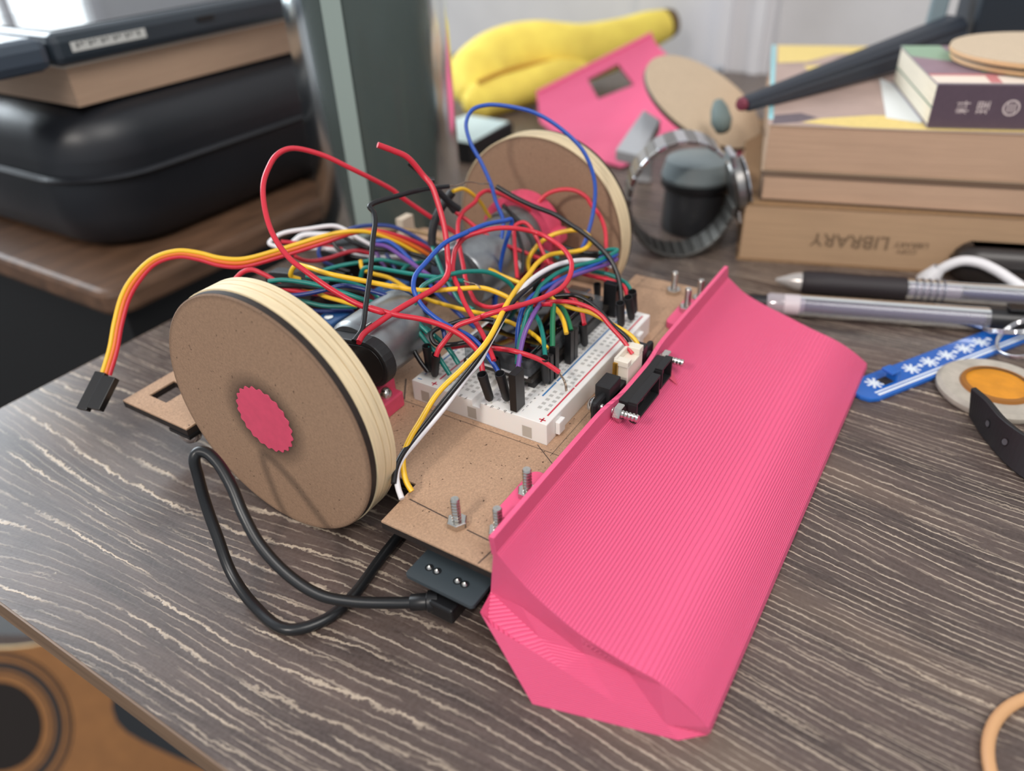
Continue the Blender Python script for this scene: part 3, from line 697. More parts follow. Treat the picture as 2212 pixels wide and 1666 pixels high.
cn = thing('round_charm', 'round grey stone-like charm with an amber centre on the keys', 'charm', (13.7, -12.0, DESK))
CC = (13.75, -12.35, DESK+.02)
part('disc', lathe([(.01, 0), (2.0, 0), (2.1, .12), (2.1, .28), (1.95, .4), (1.3, .38), (.01, .38)], CC, n=56, cap=False), mat('stone_grey', (176, 168, 156), .6, var=.22, vscale=1.2, bump=.3, bscale=6), cn, 40)
part('amber_rim', lathe([(1.3, .38), (1.25, .5), (1.1, .52)], CC, n=48, cap=False), mat('amber_brown', (150, 96, 34), .4), cn, 50)
part('amber_centre', lathe([(1.12, .45), (.9, .49), (.01, .5)], CC, n=48, cap=False), mat('amber', (214, 140, 30), .45, var=.15, vscale=1.5), cn, 60)
ks = thing('rubber_strap', 'black rubber strap with holes curving round the charm', 'strap', (9.7, -12.6, DESK))
up_ = [(11.75, -11.5, -.95), (11.2, -12.0, -.95), (10.3, -12.6, -1.0), (9.6, -13.3, -1.0), (8.9, -14.4, -1.0)]
lo_ = [(11.75, -11.75, -2.15), (10.9, -12.15, -2.18), (10.0, -12.65, -2.18), (9.1, -13.25, -2.18), (8.2, -14.2, -2.18)]
U, Lw = catmull(up_, 6), catmull(lo_, 6); rings = []
for i, (a, b) in enumerate(zip(U, Lw)):
    t = ((U[min(i+1, len(U)-1)]-U[max(i-1, 0)])).normalized(); nn = t.cross((a-b)).normalized()*.11
    rings.append([a+nn, a-nn, b-nn, b+nn])
part('band', loft(rings), mat('black_rubber', (24, 24, 26), .5), ks, bev=.05)
for i in (9, 15, 21):
    if i < len(U):
        c = (U[i]+Lw[i])/2; t = (U[i+1]-U[i-1]).normalized(); w = (U[i]-Lw[i]).normalized(); nn = t.cross(w).normalized()
        if nn.x > 0: nn = -nn
        part('hole', lathe([(.01, 0), (.12, 0)], c+nn*.118, nn, 12, cap=False), mat('hole_grey', (84, 84, 88), .4), ks)
        part('hole_rim', ringpoly(.16, .12, c+nn*.112, nn, .02, 16), M_BLACK, ks)
solo('tan_ring', 'tan rubber ring lying at the bottom right of the desk', 'ring', tube([(-2.45+2.6*math.cos(q), -16.1+2.6*math.sin(q), DESK+.15) for q in [k*math.pi/16 for k in range(32)]], .15, 10, 2, True), mat('tan_rubber', (206, 158, 112), .45), (-2.45, -16.1, DESK), 80)
WIRES=[
('red lead looping high to the left above the near wheel','red',0.095,[(6.94,6.57,1.95),(6.82,6.92,2.52),(6.48,7.49,3.21),(6.36,7.7,3.46),(5.91,8.32,4.07),(5.44,8.96,4.72),(4.86,9.34,5.39),(4.73,9.43,5.58),(3.4,10.13,6.73),(2.64,10.87,7.4),(1.87,11.44,7.74),(1.33,11.6,7.64),(0.7,11.5,7.3),(0.21,11.29,6.96),(-0.21,10.95,6.49),(-0.63,10.41,5.94),(-0.89,9.86,5.52),(-1.06,9.2,5.14),(-1.11,8.55,4.88),(-1.05,7.52,4.4),(-0.9,6.47,4.0),(-0.56,5.88,3.72),(-0.65,6.29,3.84),(-0.24,5.59,3.55),(0.12,4.83,3.41),(0.38,4.15,3.21),(0.53,3.55,2.94),(0.56,3.15,2.68),(0.54,2.87,2.43),(0.4,2.69,2.14),(0.24,2.54,1.85)]),
('bright red motor lead rising to a free end','red',0.105,[(-2.02,5.69,3.4),(-1.62,5.82,3.46),(-0.9,5.78,3.53),(0.01,5.69,3.6),(1.05,5.52,3.65),(1.71,5.38,3.71),(2.26,5.34,3.84),(2.61,5.44,4.0),(2.85,5.61,4.15),(3.08,5.78,4.58),(3.41,6.08,5.22),(3.68,6.46,5.87),(3.89,6.86,6.45),(3.91,7.19,6.74),(3.6,7.57,7.44),(3.25,7.86,7.73),(2.84,8.18,8.01)]),
('black motor lead bent sharply at the top','black',0.090,[(-2.08,5.82,3.43),(-1.51,5.96,3.54),(-0.77,6.32,4.08),(0.13,6.78,4.77),(0.92,7.24,5.41),(1.46,7.52,5.84),(1.7,7.75,6.07),(1.79,7.98,6.21),(3.07,7.72,6.21),(4.28,7.36,6.12),(5.13,7.05,5.99)]),
('bare twisted strand joining two black leads','strand',0.030,[(5.13,7.05,5.99),(5.66,7.0,5.87),(6.04,7.01,5.84),(6.45,6.96,5.75),(6.94,6.87,5.53),(7.43,6.8,5.4)]),
('black lead arching over the far wheel','black',0.100,[(7.52,6.52,5.29),(7.62,5.73,4.94),(7.76,4.99,4.66),(7.96,4.13,4.39),(8.03,3.36,4.02),(8.06,3.08,3.89),(8.07,2.41,3.51),(8.0,1.77,3.06),(7.83,1.36,2.64),(7.62,1.1,2.27),(7.19,0.77,1.64)]),
('blue jumper folded back over the breadboard','blue',0.085,[(0.62,2.13,1.79),(0.78,2.62,2.17),(0.92,3.35,2.65),(0.8,4.48,3.03),(0.82,5.22,3.38),(0.93,5.61,3.68),(1.06,5.81,3.9),(1.43,5.99,4.16),(2.0,5.96,4.4),(3.08,5.82,4.79),(3.95,5.47,4.91),(3.75,5.97,4.65),(4.92,5.47,4.81),(6.02,5.24,4.63),(6.39,5.14,4.56),(6.24,5.36,3.63),(6.16,5.47,3.18),(6.07,5.58,2.58),(5.95,5.68,1.81),(5.81,5.76,0.8)]),
('blue jumper in a tall loop before the far wheel','blue',0.080,[(5.81,5.83,0.85),(6.27,5.96,1.76),(6.72,6.09,2.67),(7.15,6.12,3.43),(7.42,6.22,4.0),(7.54,6.58,4.61),(7.7,6.89,5.24),(7.82,7.38,6.03),(7.9,7.93,6.8),(8.1,8.19,7.44),(8.41,8.08,7.86),(8.73,7.62,8.02),(9.26,6.89,7.92),(9.79,5.94,7.61),(10.12,4.86,6.94),(10.2,4.03,6.2),(10.04,3.47,5.2),(9.68,3.29,4.2),(9.17,3.32,3.19),(8.82,3.43,2.59)]),
('red jumper in a wide round loop over the breadboard','red',0.090,[(0.05,4.3,2.15),(0.2,4.26,2.38),(0.35,4.17,2.55),(0.59,4.01,2.84),(0.79,3.87,3.06),(1.15,3.36,3.28),(1.5,2.86,3.49),(1.21,3.09,3.44),(1.61,2.48,3.65),(2.43,2.15,3.56),(3.32,1.82,3.53),(4.01,1.63,3.59),(4.69,1.69,3.73),(5.23,1.92,3.93),(5.61,2.34,4.11),(5.94,3.0,4.24),(6.25,3.95,4.31),(5.72,4.57,4.57),(5.22,5.04,4.67),(4.76,5.38,4.66),(4.14,5.77,4.56),(3.67,5.85,4.31),(3.41,5.78,4.09),(2.87,5.46,3.75),(2.48,4.95,3.45),(2.12,4.49,3.17),(1.68,3.76,2.83),(1.39,3.27,2.61),(1.0,2.74,2.34),(0.74,2.41,2.16)]),
('red jumper with a frayed end on the breadboard','red',0.090,[(1.48,4.89,1.53),(1.5,4.02,1.89),(1.39,2.93,2.15),(1.26,1.9,2.39),(1.64,1.16,2.06),(1.84,0.55,1.65)]),
('frayed strand at the red jumper end','strand',0.045,[(1.84,0.55,1.65),(1.85,0.42,1.44),(1.85,0.33,1.25),(1.81,0.26,1.02)]),
('yellow sensor lead sweeping down past the near wheel','yellow',0.090,[(7.17,4.72,1.62),(7.22,4.93,2.11),(7.31,5.02,2.47),(7.5,4.92,2.82),(7.79,4.65,3.22),(8.05,4.26,3.49),(8.29,3.76,3.65),(8.44,3.32,3.7),(8.44,2.91,3.58),(8.32,2.7,3.4),(7.98,2.79,3.22),(7.58,3.07,3.19),(7.16,3.43,3.23),(6.26,3.5,3.46),(5.33,3.42,3.54),(4.52,3.25,3.54),(3.39,3.02,3.58),(1.94,2.61,3.63),(0.05,2.19,3.28),(-0.87,2.5,2.75),(-1.81,2.85,2.24),(-2.68,2.96,1.65),(-3.15,3.01,1.33),(-3.54,2.98,1.02),(-3.77,2.87,0.77),(-4.02,2.6,0.43),(-4.12,2.33,0.22)]),
('black sensor lead sweeping down past the near wheel','black',0.090,[(7.11,3.03,2.84),(5.76,3.06,3.14),(4.54,2.97,3.31),(2.2,2.58,3.57),(1.91,2.54,3.49),(1.05,2.42,3.3),(0.14,2.26,3.09),(-0.39,2.35,2.75),(-1.02,2.5,2.38),(-1.73,2.67,1.98),(-2.95,2.95,1.27),(-3.6,2.97,1.07),(-4.04,2.9,0.87),(-4.46,2.7,0.64)]),
('white sensor lead sweeping down past the near wheel','white',0.090,[(8.35,1.83,2.5),(8.03,1.99,2.73),(7.53,2.22,3.01),(6.63,2.53,3.31),(5.66,2.77,3.49),(4.8,2.89,3.54),(3.83,2.92,3.53),(3.05,2.82,3.47),(2.15,2.67,3.4),(1.08,2.45,3.16),(0.34,2.31,3.02),(-0.23,2.33,2.64),(-0.69,2.45,2.4),(-1.81,2.63,1.78),(-2.99,2.89,1.18),(-3.71,2.94,0.93),(-4.12,2.84,0.72),(-4.41,2.59,0.5),(-4.61,2.31,0.32)]),
('long yellow jumper hooked at the left','yellow',0.090,[(0.37,10.66,3.43),(0.1,10.78,3.67),(0.18,10.51,4.09),(0.17,9.76,4.18),(0.07,8.78,4.21),(0.61,7.81,3.94),(1.24,6.68,3.64),(1.17,6.88,3.69),(1.47,6.34,3.54),(1.97,5.61,3.45),(2.44,5.0,3.44),(2.97,4.28,3.4),(3.19,3.83,3.24),(3.35,3.42,3.03),(3.43,3.07,2.8)]),
('yellow jumper running to the circuit board','yellow',0.080,[(3.23,10.29,3.08),(2.99,10.01,2.87),(2.97,9.48,2.81),(3.0,8.67,2.79),(2.89,7.77,2.62),(2.78,6.84,2.46),(2.77,6.0,2.43),(2.78,5.02,2.43),(2.8,3.65,2.48),(2.78,3.35,2.46),(2.73,2.81,2.43),(2.63,2.16,2.36),(2.48,1.64,2.24),(2.32,1.27,2.11)]),
('short yellow jumper behind the near wheel','yellow',0.080,[(0.28,10.49,3.18),(0.31,9.94,3.15),(0.29,9.44,3.07),(0.33,8.77,3.04),(0.37,7.96,3.02)]),
('yellow strand of the three-wire lead','yellow',0.085,[(-5.36,15.54,1.07),(-4.73,15.65,1.75),(-4.14,15.85,2.46),(-3.44,16.0,3.22),(-2.86,15.93,3.72),(-2.04,15.57,4.24),(-1.38,14.98,4.39),(-0.94,14.37,4.26),(-0.58,13.73,4.04),(-0.1,13.07,3.93),(1.04,12.24,4.03),(2.46,11.24,4.23),(3.23,10.62,4.25),(3.94,10.16,4.01),(4.56,9.62,3.54),(4.98,9.19,3.1),(5.32,8.81,2.67)]),
('orange strand of the three-wire lead','orange',0.085,[(-5.29,15.46,1.01),(-4.65,15.58,1.69),(-4.05,15.79,2.4),(-3.37,15.92,3.15),(-2.81,15.86,3.64),(-2.04,15.55,4.14),(-1.39,14.97,4.28),(-0.98,14.37,4.14),(-0.62,13.73,3.91),(-0.14,13.07,3.79),(1.0,12.24,3.9),(2.44,11.23,4.1),(3.26,10.62,4.19),(4.01,10.16,4.03),(4.7,9.57,3.59),(5.16,9.11,3.17),(5.53,8.69,2.74)]),
('red strand of the three-wire lead','red',0.085,[(-5.22,15.39,0.94),(-4.57,15.51,1.64),(-3.97,15.72,2.35),(-3.3,15.85,3.07),(-2.75,15.79,3.55),(-2.04,15.53,4.03),(-1.41,14.97,4.17),(-1.01,14.38,4.02),(-0.66,13.73,3.77),(-0.18,13.07,3.65),(0.96,12.23,3.76),(2.41,11.21,3.98),(3.28,10.63,4.13),(4.09,10.16,4.04),(4.85,9.52,3.64),(5.34,9.03,3.25),(5.74,8.57,2.81)]),
('teal jumper running from the left to the breadboard rail','teal',0.085,[(-0.57,11.23,3.64),(-0.32,10.74,3.69),(-0.05,10.04,3.64),(0.17,9.38,3.55),(0.38,8.58,3.39),(0.58,7.77,3.2),(0.75,7.1,3.05),(0.82,6.69,2.92),(0.88,6.45,2.87),(0.89,6.01,2.66),(0.82,5.67,2.41),(0.71,5.15,2.03),(0.68,4.87,1.85),(0.6,4.61,1.65),(0.45,4.11,1.23)]),
('teal jumper reaching the second breadboard rail','teal',0.085,[(0.42,10.34,3.6),(0.61,9.81,3.55),(0.86,9.16,3.53),(1.08,8.34,3.38),(1.14,7.9,3.23),(1.15,7.44,3.02),(1.03,7.83,3.35),(1.06,7.23,3.08),(1.07,6.77,2.87),(1.08,6.38,2.7),(1.14,5.75,2.46),(1.12,5.13,2.14),(1.08,4.57,1.82),(0.93,4.06,1.42)]),
('teal jumper ending in a bare strand','teal',0.085,[(2.56,9.77,2.73),(2.66,9.6,3.13),(2.73,9.09,3.24),(2.76,8.26,3.29),(2.78,7.23,3.36),(2.8,6.23,3.46),(2.8,5.41,3.53),(2.82,4.97,3.59)]),
('bare strand at the teal jumper end','strand',0.030,[(2.82,4.97,3.59),(2.87,4.61,3.55),(2.88,4.46,3.52),(2.86,4.29,3.45)]),
('teal jumper arching over the yellow ones','teal',0.085,[(0.9,5.26,2.36),(0.94,5.63,2.59),(1.06,5.95,2.88),(1.25,6.03,3.09),(1.59,6.06,3.4),(1.8,6.04,3.57),(2.25,5.78,3.74),(2.75,5.35,3.82),(3.42,5.04,3.69),(4.04,4.67,3.45),(4.59,4.2,2.9),(4.74,4.02,2.52)]),
('teal jumper low behind the near wheel','teal',0.080,[(-0.1,10.98,2.76),(0.12,10.47,2.69),(0.42,9.69,2.54),(0.98,8.6,2.51)]),
('teal jumper lying along the far motor','teal',0.080,[(8.5,6.2,2.68),(8.69,5.6,2.42),(8.89,5.02,2.2),(9.03,4.58,2.0),(8.98,4.64,1.99)]),
('teal lead below the black shrink sleeve','teal',0.080,[(5.23,8.22,3.33),(4.72,7.62,3.1),(4.03,6.79,2.81),(3.81,6.45,2.72),(3.5,6.0,2.61),(3.11,5.41,2.48),(2.85,4.65,2.49)]),
('black shrink sleeve over a spliced lead','black',0.170,[(6.33,7.82,5.25),(5.96,8.1,4.75),(5.66,8.25,4.29),(5.42,8.29,3.82),(5.24,8.23,3.34)]),
('yellow lead leaving the shrink sleeve','yellow',0.080,[(6.36,7.81,5.27),(6.97,7.79,5.18),(7.39,7.72,4.9),(7.98,7.64,4.26),(8.38,7.62,3.66),(8.74,7.56,3.18)]),
('short black sleeve on a red lead','black',0.130,[(6.12,7.92,4.88),(6.31,7.78,4.47)]),
('red lead leaving the short sleeve','red',0.085,[(6.31,7.78,4.47),(6.48,7.3,4.11),(6.61,6.89,3.77),(6.88,6.2,3.28),(7.17,5.64,2.99),(7.42,5.18,2.76),(7.7,4.67,2.5),(8.08,3.88,2.06)]),
('red jumper kinked before the far wheel','red',0.085,[(9.43,6.01,3.66),(9.2,6.22,3.92),(8.6,6.71,4.45),(8.13,7.06,4.78),(7.83,7.24,4.9),(7.38,7.33,4.82),(7.08,7.28,4.69),(6.33,7.37,4.51),(5.87,7.28,4.31),(5.45,7.04,4.06),(4.95,6.64,3.73),(4.36,6.1,3.33),(3.85,5.64,3.0),(3.51,5.23,2.77),(3.24,4.8,2.58),(3.17,4.41,2.54),(3.17,4.0,2.6),(3.23,3.59,2.77),(3.27,2.44,3.06),(3.29,1.66,3.26)]),
('red jumper in a round loop on the far wheel side','red',0.085,[(9.1,6.06,2.41),(9.36,6.18,3.17),(9.59,6.1,3.62),(9.83,5.95,3.98),(10.09,5.67,4.28),(10.37,5.13,4.46),(10.53,4.54,4.44),(10.51,4.01,4.22),(10.41,3.81,4.05),(10.23,3.28,3.68),(9.91,2.87,3.24),(9.35,2.53,2.63),(8.85,2.25,2.1),(8.4,2.05,1.67)]),
('red jumper dropping behind the circuit board','red',0.080,[(7.12,5.53,3.99),(6.59,5.18,3.53),(5.55,4.45,2.61)]),
('red jumper curling beside the far motor','red',0.080,[(7.05,5.52,3.89),(7.22,5.42,4.03),(7.39,5.22,4.08),(7.44,4.95,3.91),(7.35,4.61,3.53),(7.19,4.2,3.0),(7.11,3.9,2.66)]),
('teal strand of the rainbow lead','teal',0.085,[(8.81,2.54,2.75),(8.83,2.17,2.95),(8.79,1.78,3.04),(7.93,1.95,2.99),(7.19,2.2,3.06),(6.29,2.51,3.19),(5.51,2.69,3.22),(4.62,2.79,3.15),(3.42,2.39,3.27),(2.75,2.15,3.36),(2.48,2.16,3.09),(2.13,2.11,2.72),(1.82,2.07,2.38),(1.57,2.0,2.08),(1.37,1.91,1.82)]),
('blue strand of the rainbow lead','blue',0.085,[(8.78,2.52,2.52),(8.74,1.78,2.88),(7.32,2.11,2.93),(6.08,2.39,3.01),(4.82,2.61,3.07),(3.56,2.6,3.2),(2.71,2.44,3.19),(2.35,2.41,2.81),(2.0,2.27,2.37),(1.78,2.12,2.07),(1.6,1.91,1.74)]),
('purple strand of the rainbow lead','purple',0.085,[(8.81,2.36,2.25),(8.75,1.78,2.66),(8.34,1.83,2.66),(7.47,2.03,2.77),(5.98,2.33,2.98),(5.05,2.44,3.04),(3.8,2.23,3.11),(2.47,1.9,3.17),(1.92,1.89,2.8),(1.44,1.78,2.44),(0.8,1.55,1.9)]),
('teal jumper dropping to the board edge','teal',0.085,[(3.21,2.42,2.9),(2.97,1.98,2.67),(2.57,1.58,2.35),(1.96,1.15,1.93)]),
('dark green jumper standing on the board edge','green',0.095,[(3.56,1.72,3.11),(3.11,1.51,2.73),(2.44,1.14,2.15)]),
('yellow jumper dropping to the board edge','yellow',0.085,[(4.05,2.01,2.71),(3.97,1.79,2.64),(3.72,1.42,2.44),(3.37,1.11,2.2)]),
('dark green jumper bending to the board edge','green',0.085,[(4.31,1.98,2.64),(4.27,1.78,2.61),(4.01,1.41,2.42),(3.66,1.08,2.19)]),
('red jumper dropping to the far board edge','red',0.085,[(6.02,2.65,2.45),(5.73,2.31,2.36),(5.45,1.85,2.3),(5.04,1.39,2.19),(4.48,0.98,2.04)]),
('red sensor wire running to the white connector','red',0.080,[(3.79,2.56,2.84),(4.09,1.91,2.92),(4.31,1.33,2.92),(4.42,0.76,2.8),(4.43,0.33,2.62),(4.34,-0.08,2.34),(4.22,-0.66,1.97),(4.08,-1.1,1.63)]),
('black sensor wire running to the white connector','black',0.080,[(4.55,2.45,2.78),(4.85,1.51,2.89),(4.82,0.69,2.63),(4.64,0.01,2.25),(4.53,-0.62,1.96),(4.29,-1.13,1.6)]),
('yellow sensor wire running to the white connector','yellow',0.080,[(4.41,2.48,3.0),(4.35,2.06,2.75),(4.46,1.41,2.59),(4.6,0.84,2.51),(4.66,0.07,2.25),(4.7,-0.65,1.99),(4.64,-0.99,1.78),(4.52,-1.16,1.6)]),
('red jumper at the far breadboard corner','red',0.085,[(7.61,2.69,2.3),(7.69,1.97,2.25),(7.74,1.37,2.21),(7.71,0.95,2.1),(7.43,0.62,1.81)]),
('teal jumper at the far breadboard corner','teal',0.085,[(8.02,2.51,2.29),(8.13,1.87,2.26),(8.15,1.41,2.16),(8.11,0.98,2.01),(7.93,0.7,1.78)]),
('white printed lead hooked at the back left','white',0.090,[(2.57,13.6,3.18),(2.43,14.06,3.23),(2.37,14.43,3.34),(2.87,14.21,3.59),(3.76,13.42,3.64),(4.4,12.81,3.64),(4.58,12.58,3.57),(4.68,12.38,3.46),(4.87,11.93,3.12),(5.11,11.41,2.77),(5.14,11.32,2.71)]),
('white lead curving at the back','white',0.120,[(4.07,15.0,2.6),(4.43,14.73,2.83),(4.95,13.94,2.82),(5.56,12.84,2.68)]),
('white lead lying across the back','white',0.085,[(2.9,13.81,2.87),(3.22,13.5,2.93),(3.59,13.03,2.9),(4.08,12.31,2.77),(4.43,11.66,2.53),(4.74,11.16,2.41),(5.52,10.13,2.31),(5.79,9.6,2.11)]),
('red lead sagging at the back left','red',0.085,[(1.92,12.57,3.33),(2.1,12.32,3.14),(2.4,12.05,3.03),(2.88,11.72,3.02),(3.66,11.25,3.09),(4.0,10.98,3.04),(4.24,10.71,2.89)]),
('red lead crossing under the three-wire lead','red',0.080,[(2.56,13.93,3.43),(2.99,13.58,3.27),(3.41,13.23,3.08),(3.97,12.78,2.88),(4.38,12.4,2.66)]),
('black lead hooked down at the back','black',0.085,[(3.74,12.22,3.5),(3.64,11.97,3.17),(3.72,11.54,2.91),(3.88,11.12,2.77),(4.08,10.73,2.71),(3.91,11.03,2.75),(4.23,10.37,2.59)]),
('black lead crossing behind the motor lead','black',0.085,[(3.99,11.92,3.56),(4.0,11.49,3.41),(4.02,11.14,3.29),(4.15,10.5,3.19),(4.53,9.2,3.16),(4.72,8.27,3.03),(4.72,7.72,2.83)]),
('navy lead curling down at the back left','navy',0.085,[(4.02,12.62,3.28),(3.74,12.77,3.23),(3.28,12.66,2.86),(3.17,12.29,2.63),(3.19,11.82,2.51)]),
('navy jumper arching at the back','navy',0.085,[(4.82,12.54,3.31),(5.08,12.05,3.47),(5.27,11.6,3.55),(5.6,10.57,3.58),(5.7,9.73,3.38),(5.71,9.02,3.14),(5.68,8.64,2.97)]),
('tan lead lying along the back','tan',0.080,[(6.03,13.33,2.76),(6.43,12.24,2.83),(6.94,10.78,2.88),(7.15,9.78,2.73),(7.2,9.07,2.51),(7.13,8.48,2.23),(6.96,7.83,1.8),(6.82,7.21,1.43)]),
('blue lead running beside the purple one','blue',0.085,[(3.94,9.96,3.69),(4.11,9.58,3.71),(4.14,9.12,3.55),(4.08,8.48,3.18),(4.01,8.09,2.93),(3.91,7.52,2.56),(3.8,7.25,2.33),(3.7,6.56,1.91),(3.65,5.88,1.54),(3.61,5.21,1.2)]),
('purple lead running under the blue jumper','purple',0.085,[(3.88,9.93,3.58),(3.94,9.46,3.56),(3.87,8.65,3.32),(3.79,7.9,3.09),(3.7,7.17,2.86),(3.58,6.42,2.6),(3.36,5.48,2.22),(3.23,5.04,2.03)]),
('red lead arching just above the near wheel','red',0.090,[(-1.23,12.31,3.7),(-0.88,12.16,3.92),(-0.64,11.93,3.97),(-0.5,11.65,3.85),(-0.34,11.2,3.58),(-0.27,10.87,3.31),(-0.0,10.4,3.16),(0.35,9.87,3.03),(0.8,9.24,2.92),(1.14,8.69,2.77)]),
('black lead bent back at the left','black',0.085,[(-0.63,10.81,3.22),(-0.59,11.25,3.51),(-0.35,10.9,3.43),(0.04,10.39,3.36),(0.33,9.97,3.25),(0.86,9.25,3.12),(1.21,8.71,2.97),(1.4,8.38,2.85)]),
('navy jumper crossing toward the near motor','navy',0.085,[(-0.6,10.71,3.17),(-0.22,9.98,3.24),(0.21,9.29,3.38),(0.57,8.72,3.53),(0.77,8.22,3.49),(1.01,7.44,3.34),(1.25,6.55,3.13),(1.4,5.88,2.94),(1.44,5.15,2.58),(1.31,4.89,2.31),(1.15,4.72,2.06)]),
('navy lead low behind the near wheel','navy',0.080,[(0.48,10.93,2.01),(0.87,10.27,1.95),(1.47,9.34,1.93)]),
('black jumper looped on the breadboard end','black',0.085,[(2.4,3.5,2.6),(2.1,3.9,2.69),(1.76,4.28,2.71),(1.37,4.63,2.64),(1.03,4.91,2.57),(0.78,5.03,2.43),(0.66,4.78,2.18),(0.86,4.31,2.17),(1.18,3.77,2.28),(1.41,3.46,2.42)]),
('black jumper dropping to the breadboard corner','black',0.085,[(0.95,6.07,2.55),(0.68,5.94,2.2),(0.47,5.64,1.8),(0.35,5.27,1.44),(0.29,4.94,1.18)]),
('white lead along the far motor','white',0.080,[(7.55,7.92,2.9),(7.59,7.23,2.83),(7.56,6.67,2.69),(7.47,5.92,2.46),(7.35,5.5,2.28),(7.22,5.26,2.12)]),
('black lead along the far motor','black',0.080,[(7.39,8.08,2.84),(7.41,7.48,2.78),(7.4,6.75,2.67),(7.29,6.09,2.47),(7.14,5.55,2.26)]),
('black lead before the far motor','black',0.085,[(8.5,6.91,4.13),(8.41,6.44,3.85),(8.32,5.87,3.54),(8.31,5.35,3.33),(8.34,4.86,3.16)]),
('black lead dropping before the far motor','black',0.080,[(7.99,6.11,3.75),(7.8,5.87,3.48),(7.66,5.65,3.27),(7.29,5.24,2.77),(6.78,4.98,2.24)]),
('black leads joined near the far corner','black',0.085,[(8.57,4.06,2.8),(8.68,3.45,2.69),(8.79,3.02,2.65),(8.91,2.65,2.66),(8.9,2.42,2.56),(8.76,2.02,2.26)]),
('thin black lead under the white one','black',0.080,[(8.16,4.11,2.34),(8.53,3.57,2.47),(8.8,3.12,2.53),(8.97,2.68,2.46),(9.04,2.32,2.33)]),
('dark teal wire at the back under the leads','teal',0.080,[(2.17,11.5,2.77),(2.41,11.32,2.84),(2.94,10.83,2.91),(3.25,10.53,2.92),(3.91,9.85,2.93),(4.29,9.26,2.74),(4.43,9.02,2.64)]),
('teal lead in a low arch at the back','teal',0.080,[(3.91,8.78,2.69),(4.18,8.76,2.77),(4.63,8.6,2.77),(5.04,8.38,2.68),(5.62,7.97,2.36)]),
('navy lead dropping to the terminal block','navy',0.080,[(4.59,10.16,2.87),(4.54,9.93,2.62),(4.47,9.66,2.32)]),
('purple lead dropping to the terminal block','purple',0.080,[(4.42,10.54,2.96),(4.32,10.25,2.61),(4.28,10.0,2.36)]),
('orange lead beside the far motor','orange',0.080,[(6.12,6.74,1.97),(5.91,6.29,1.84),(5.77,5.92,1.77)]),
('yellow lead behind the blue fold','yellow',0.085,[(5.9,7.69,2.47),(5.74,6.85,2.62),(5.64,6.46,2.66),(5.37,5.45,2.78),(5.2,5.01,2.79),(4.82,3.92,2.88),(4.67,3.52,2.92)]),
('black tape end beside the bright red lead','black',0.110,[(4.1,7.94,7.05),(4.23,7.64,6.75),(4.35,7.35,6.44),(4.49,7.19,6.39)]),
('black taped joint above the shrink sleeve','black',0.130,[(5.15,7.71,5.84),(5.41,7.55,5.41),(5.66,7.4,5.08),(5.92,7.24,4.79)]),
]
# ================================================================== the robot
rb = thing('wheeled_robot', 'homemade two-wheeled robot with pink plough blade and a tangle of jumper wires', 'robot', (0, 0, DESK))
# ---- base plate
plate = [(-5.4, -1.5), (12.9, -1.5), (12.9, 2.65), (11.0, 2.65), (11.0, 11.4), (12.9, 11.4), (12.9, 15.2), (-2.9, 15.2), (-2.9, 11.4), (-3.6, 11.4), (-3.6, 2.6), (-5.4, 2.5)]
wing = [box(-5.3, -4.6, 11.4, 15.0, -.3, 0), box(-3.5, -2.9, 11.4, 15.0, -.3, 0), box(-4.6, -3.5, 11.4, 13.4, -.3, 0), box(-4.6, -3.5, 14.4, 15.0, -.3, 0)]
bp_ = part('base_plate', join(prism(plate, -.06, 0), *[(lambda b: ([Vector((v.x, v.y, max(v.z, -.06))) for v in b[0]], b[1]))(w) for w in wing]), M_MDF, rb, label='brown hardboard base plate with pencil lines')
part('burnt_edge', join(prism(plate, -.3, -.06), *[([Vector((v.x, v.y, min(v.z, -.06))) for v in b[0]], b[1]) for b in wing]), M_CHAR, bp_)
M_PENC = mat('pencil_line', (78, 64, 58), .8)
def pline(a, b, w=.022):
    a, b = Vector((a[0], a[1], .003)), Vector((b[0], b[1], .003)); d = (b-a).normalized(); s = Vector((-d.y, d.x, 0))*w
    part('pencil_line', ([a-s, b-s, b+s, a+s], [(0, 1, 2, 3)]), M_PENC, bp_)
pline((-4.25, 2.35), (-4.35, .75)); pline((-4.45, .1), (-4.5, -1.0)); pline((-4.5, -1.0), (-5.35, -.9)); pline((-4.05, -.55), (-4.5, -1.0))
pline((-.25, 6.2), (-.25, -1.2), .012); pline((-.4, -.35), (10, -.35), .01); pline((11.9, 2.6), (11.95, .9), .015); pline((10.6, 2.2), (12.8, 2.1), .012)
pline((-.2, 5.8), (0.9, 6.6), .03); pline((-.7, -.6), (-.1, .3), .015); pline((-3.9, -.7), (-1.4, -.25), .012)
# ---- wheels
WY, WZ, WR = 6.92, 2.0, 4.2
mw, g = newmat('wheel_face_board', .75)
sx = g.n('ShaderNodeTexCoord'); sp_ = g.n('ShaderNodeSeparateXYZ'); g.l(sx.outputs['Object'], sp_.inputs[0])
dy = g.math('SUBTRACT', g.math('MULTIPLY', sp_.outputs[1], 100), WY); dz = g.math('SUBTRACT', g.math('MULTIPLY', sp_.outputs[2], 100), WZ-DESK)
rr = g.math('SQRT', g.math('ADD', g.math('MULTIPLY', dy, dy), g.math('MULTIPLY', dz, dz)))
v1 = g.coords(1, 1, 1); n1 = g.noise(v1, 13, 4, .7)
colw = lin((150, 120, 96))
base = g.ramp(n1, (.3, tuple(k*.82 for k in colw[:3])+(1,)), (.7, tuple(k*1.18 for k in colw[:3])+(1,)))
spk = g.ramp(g.noise(v1, 7, 2), (.27, (1, 1, 1, 1)), (.30, (0, 0, 0, 1)))
base = g.mix(g.math('MULTIPLY', spk, .7), base, lin((64, 42, 30)))
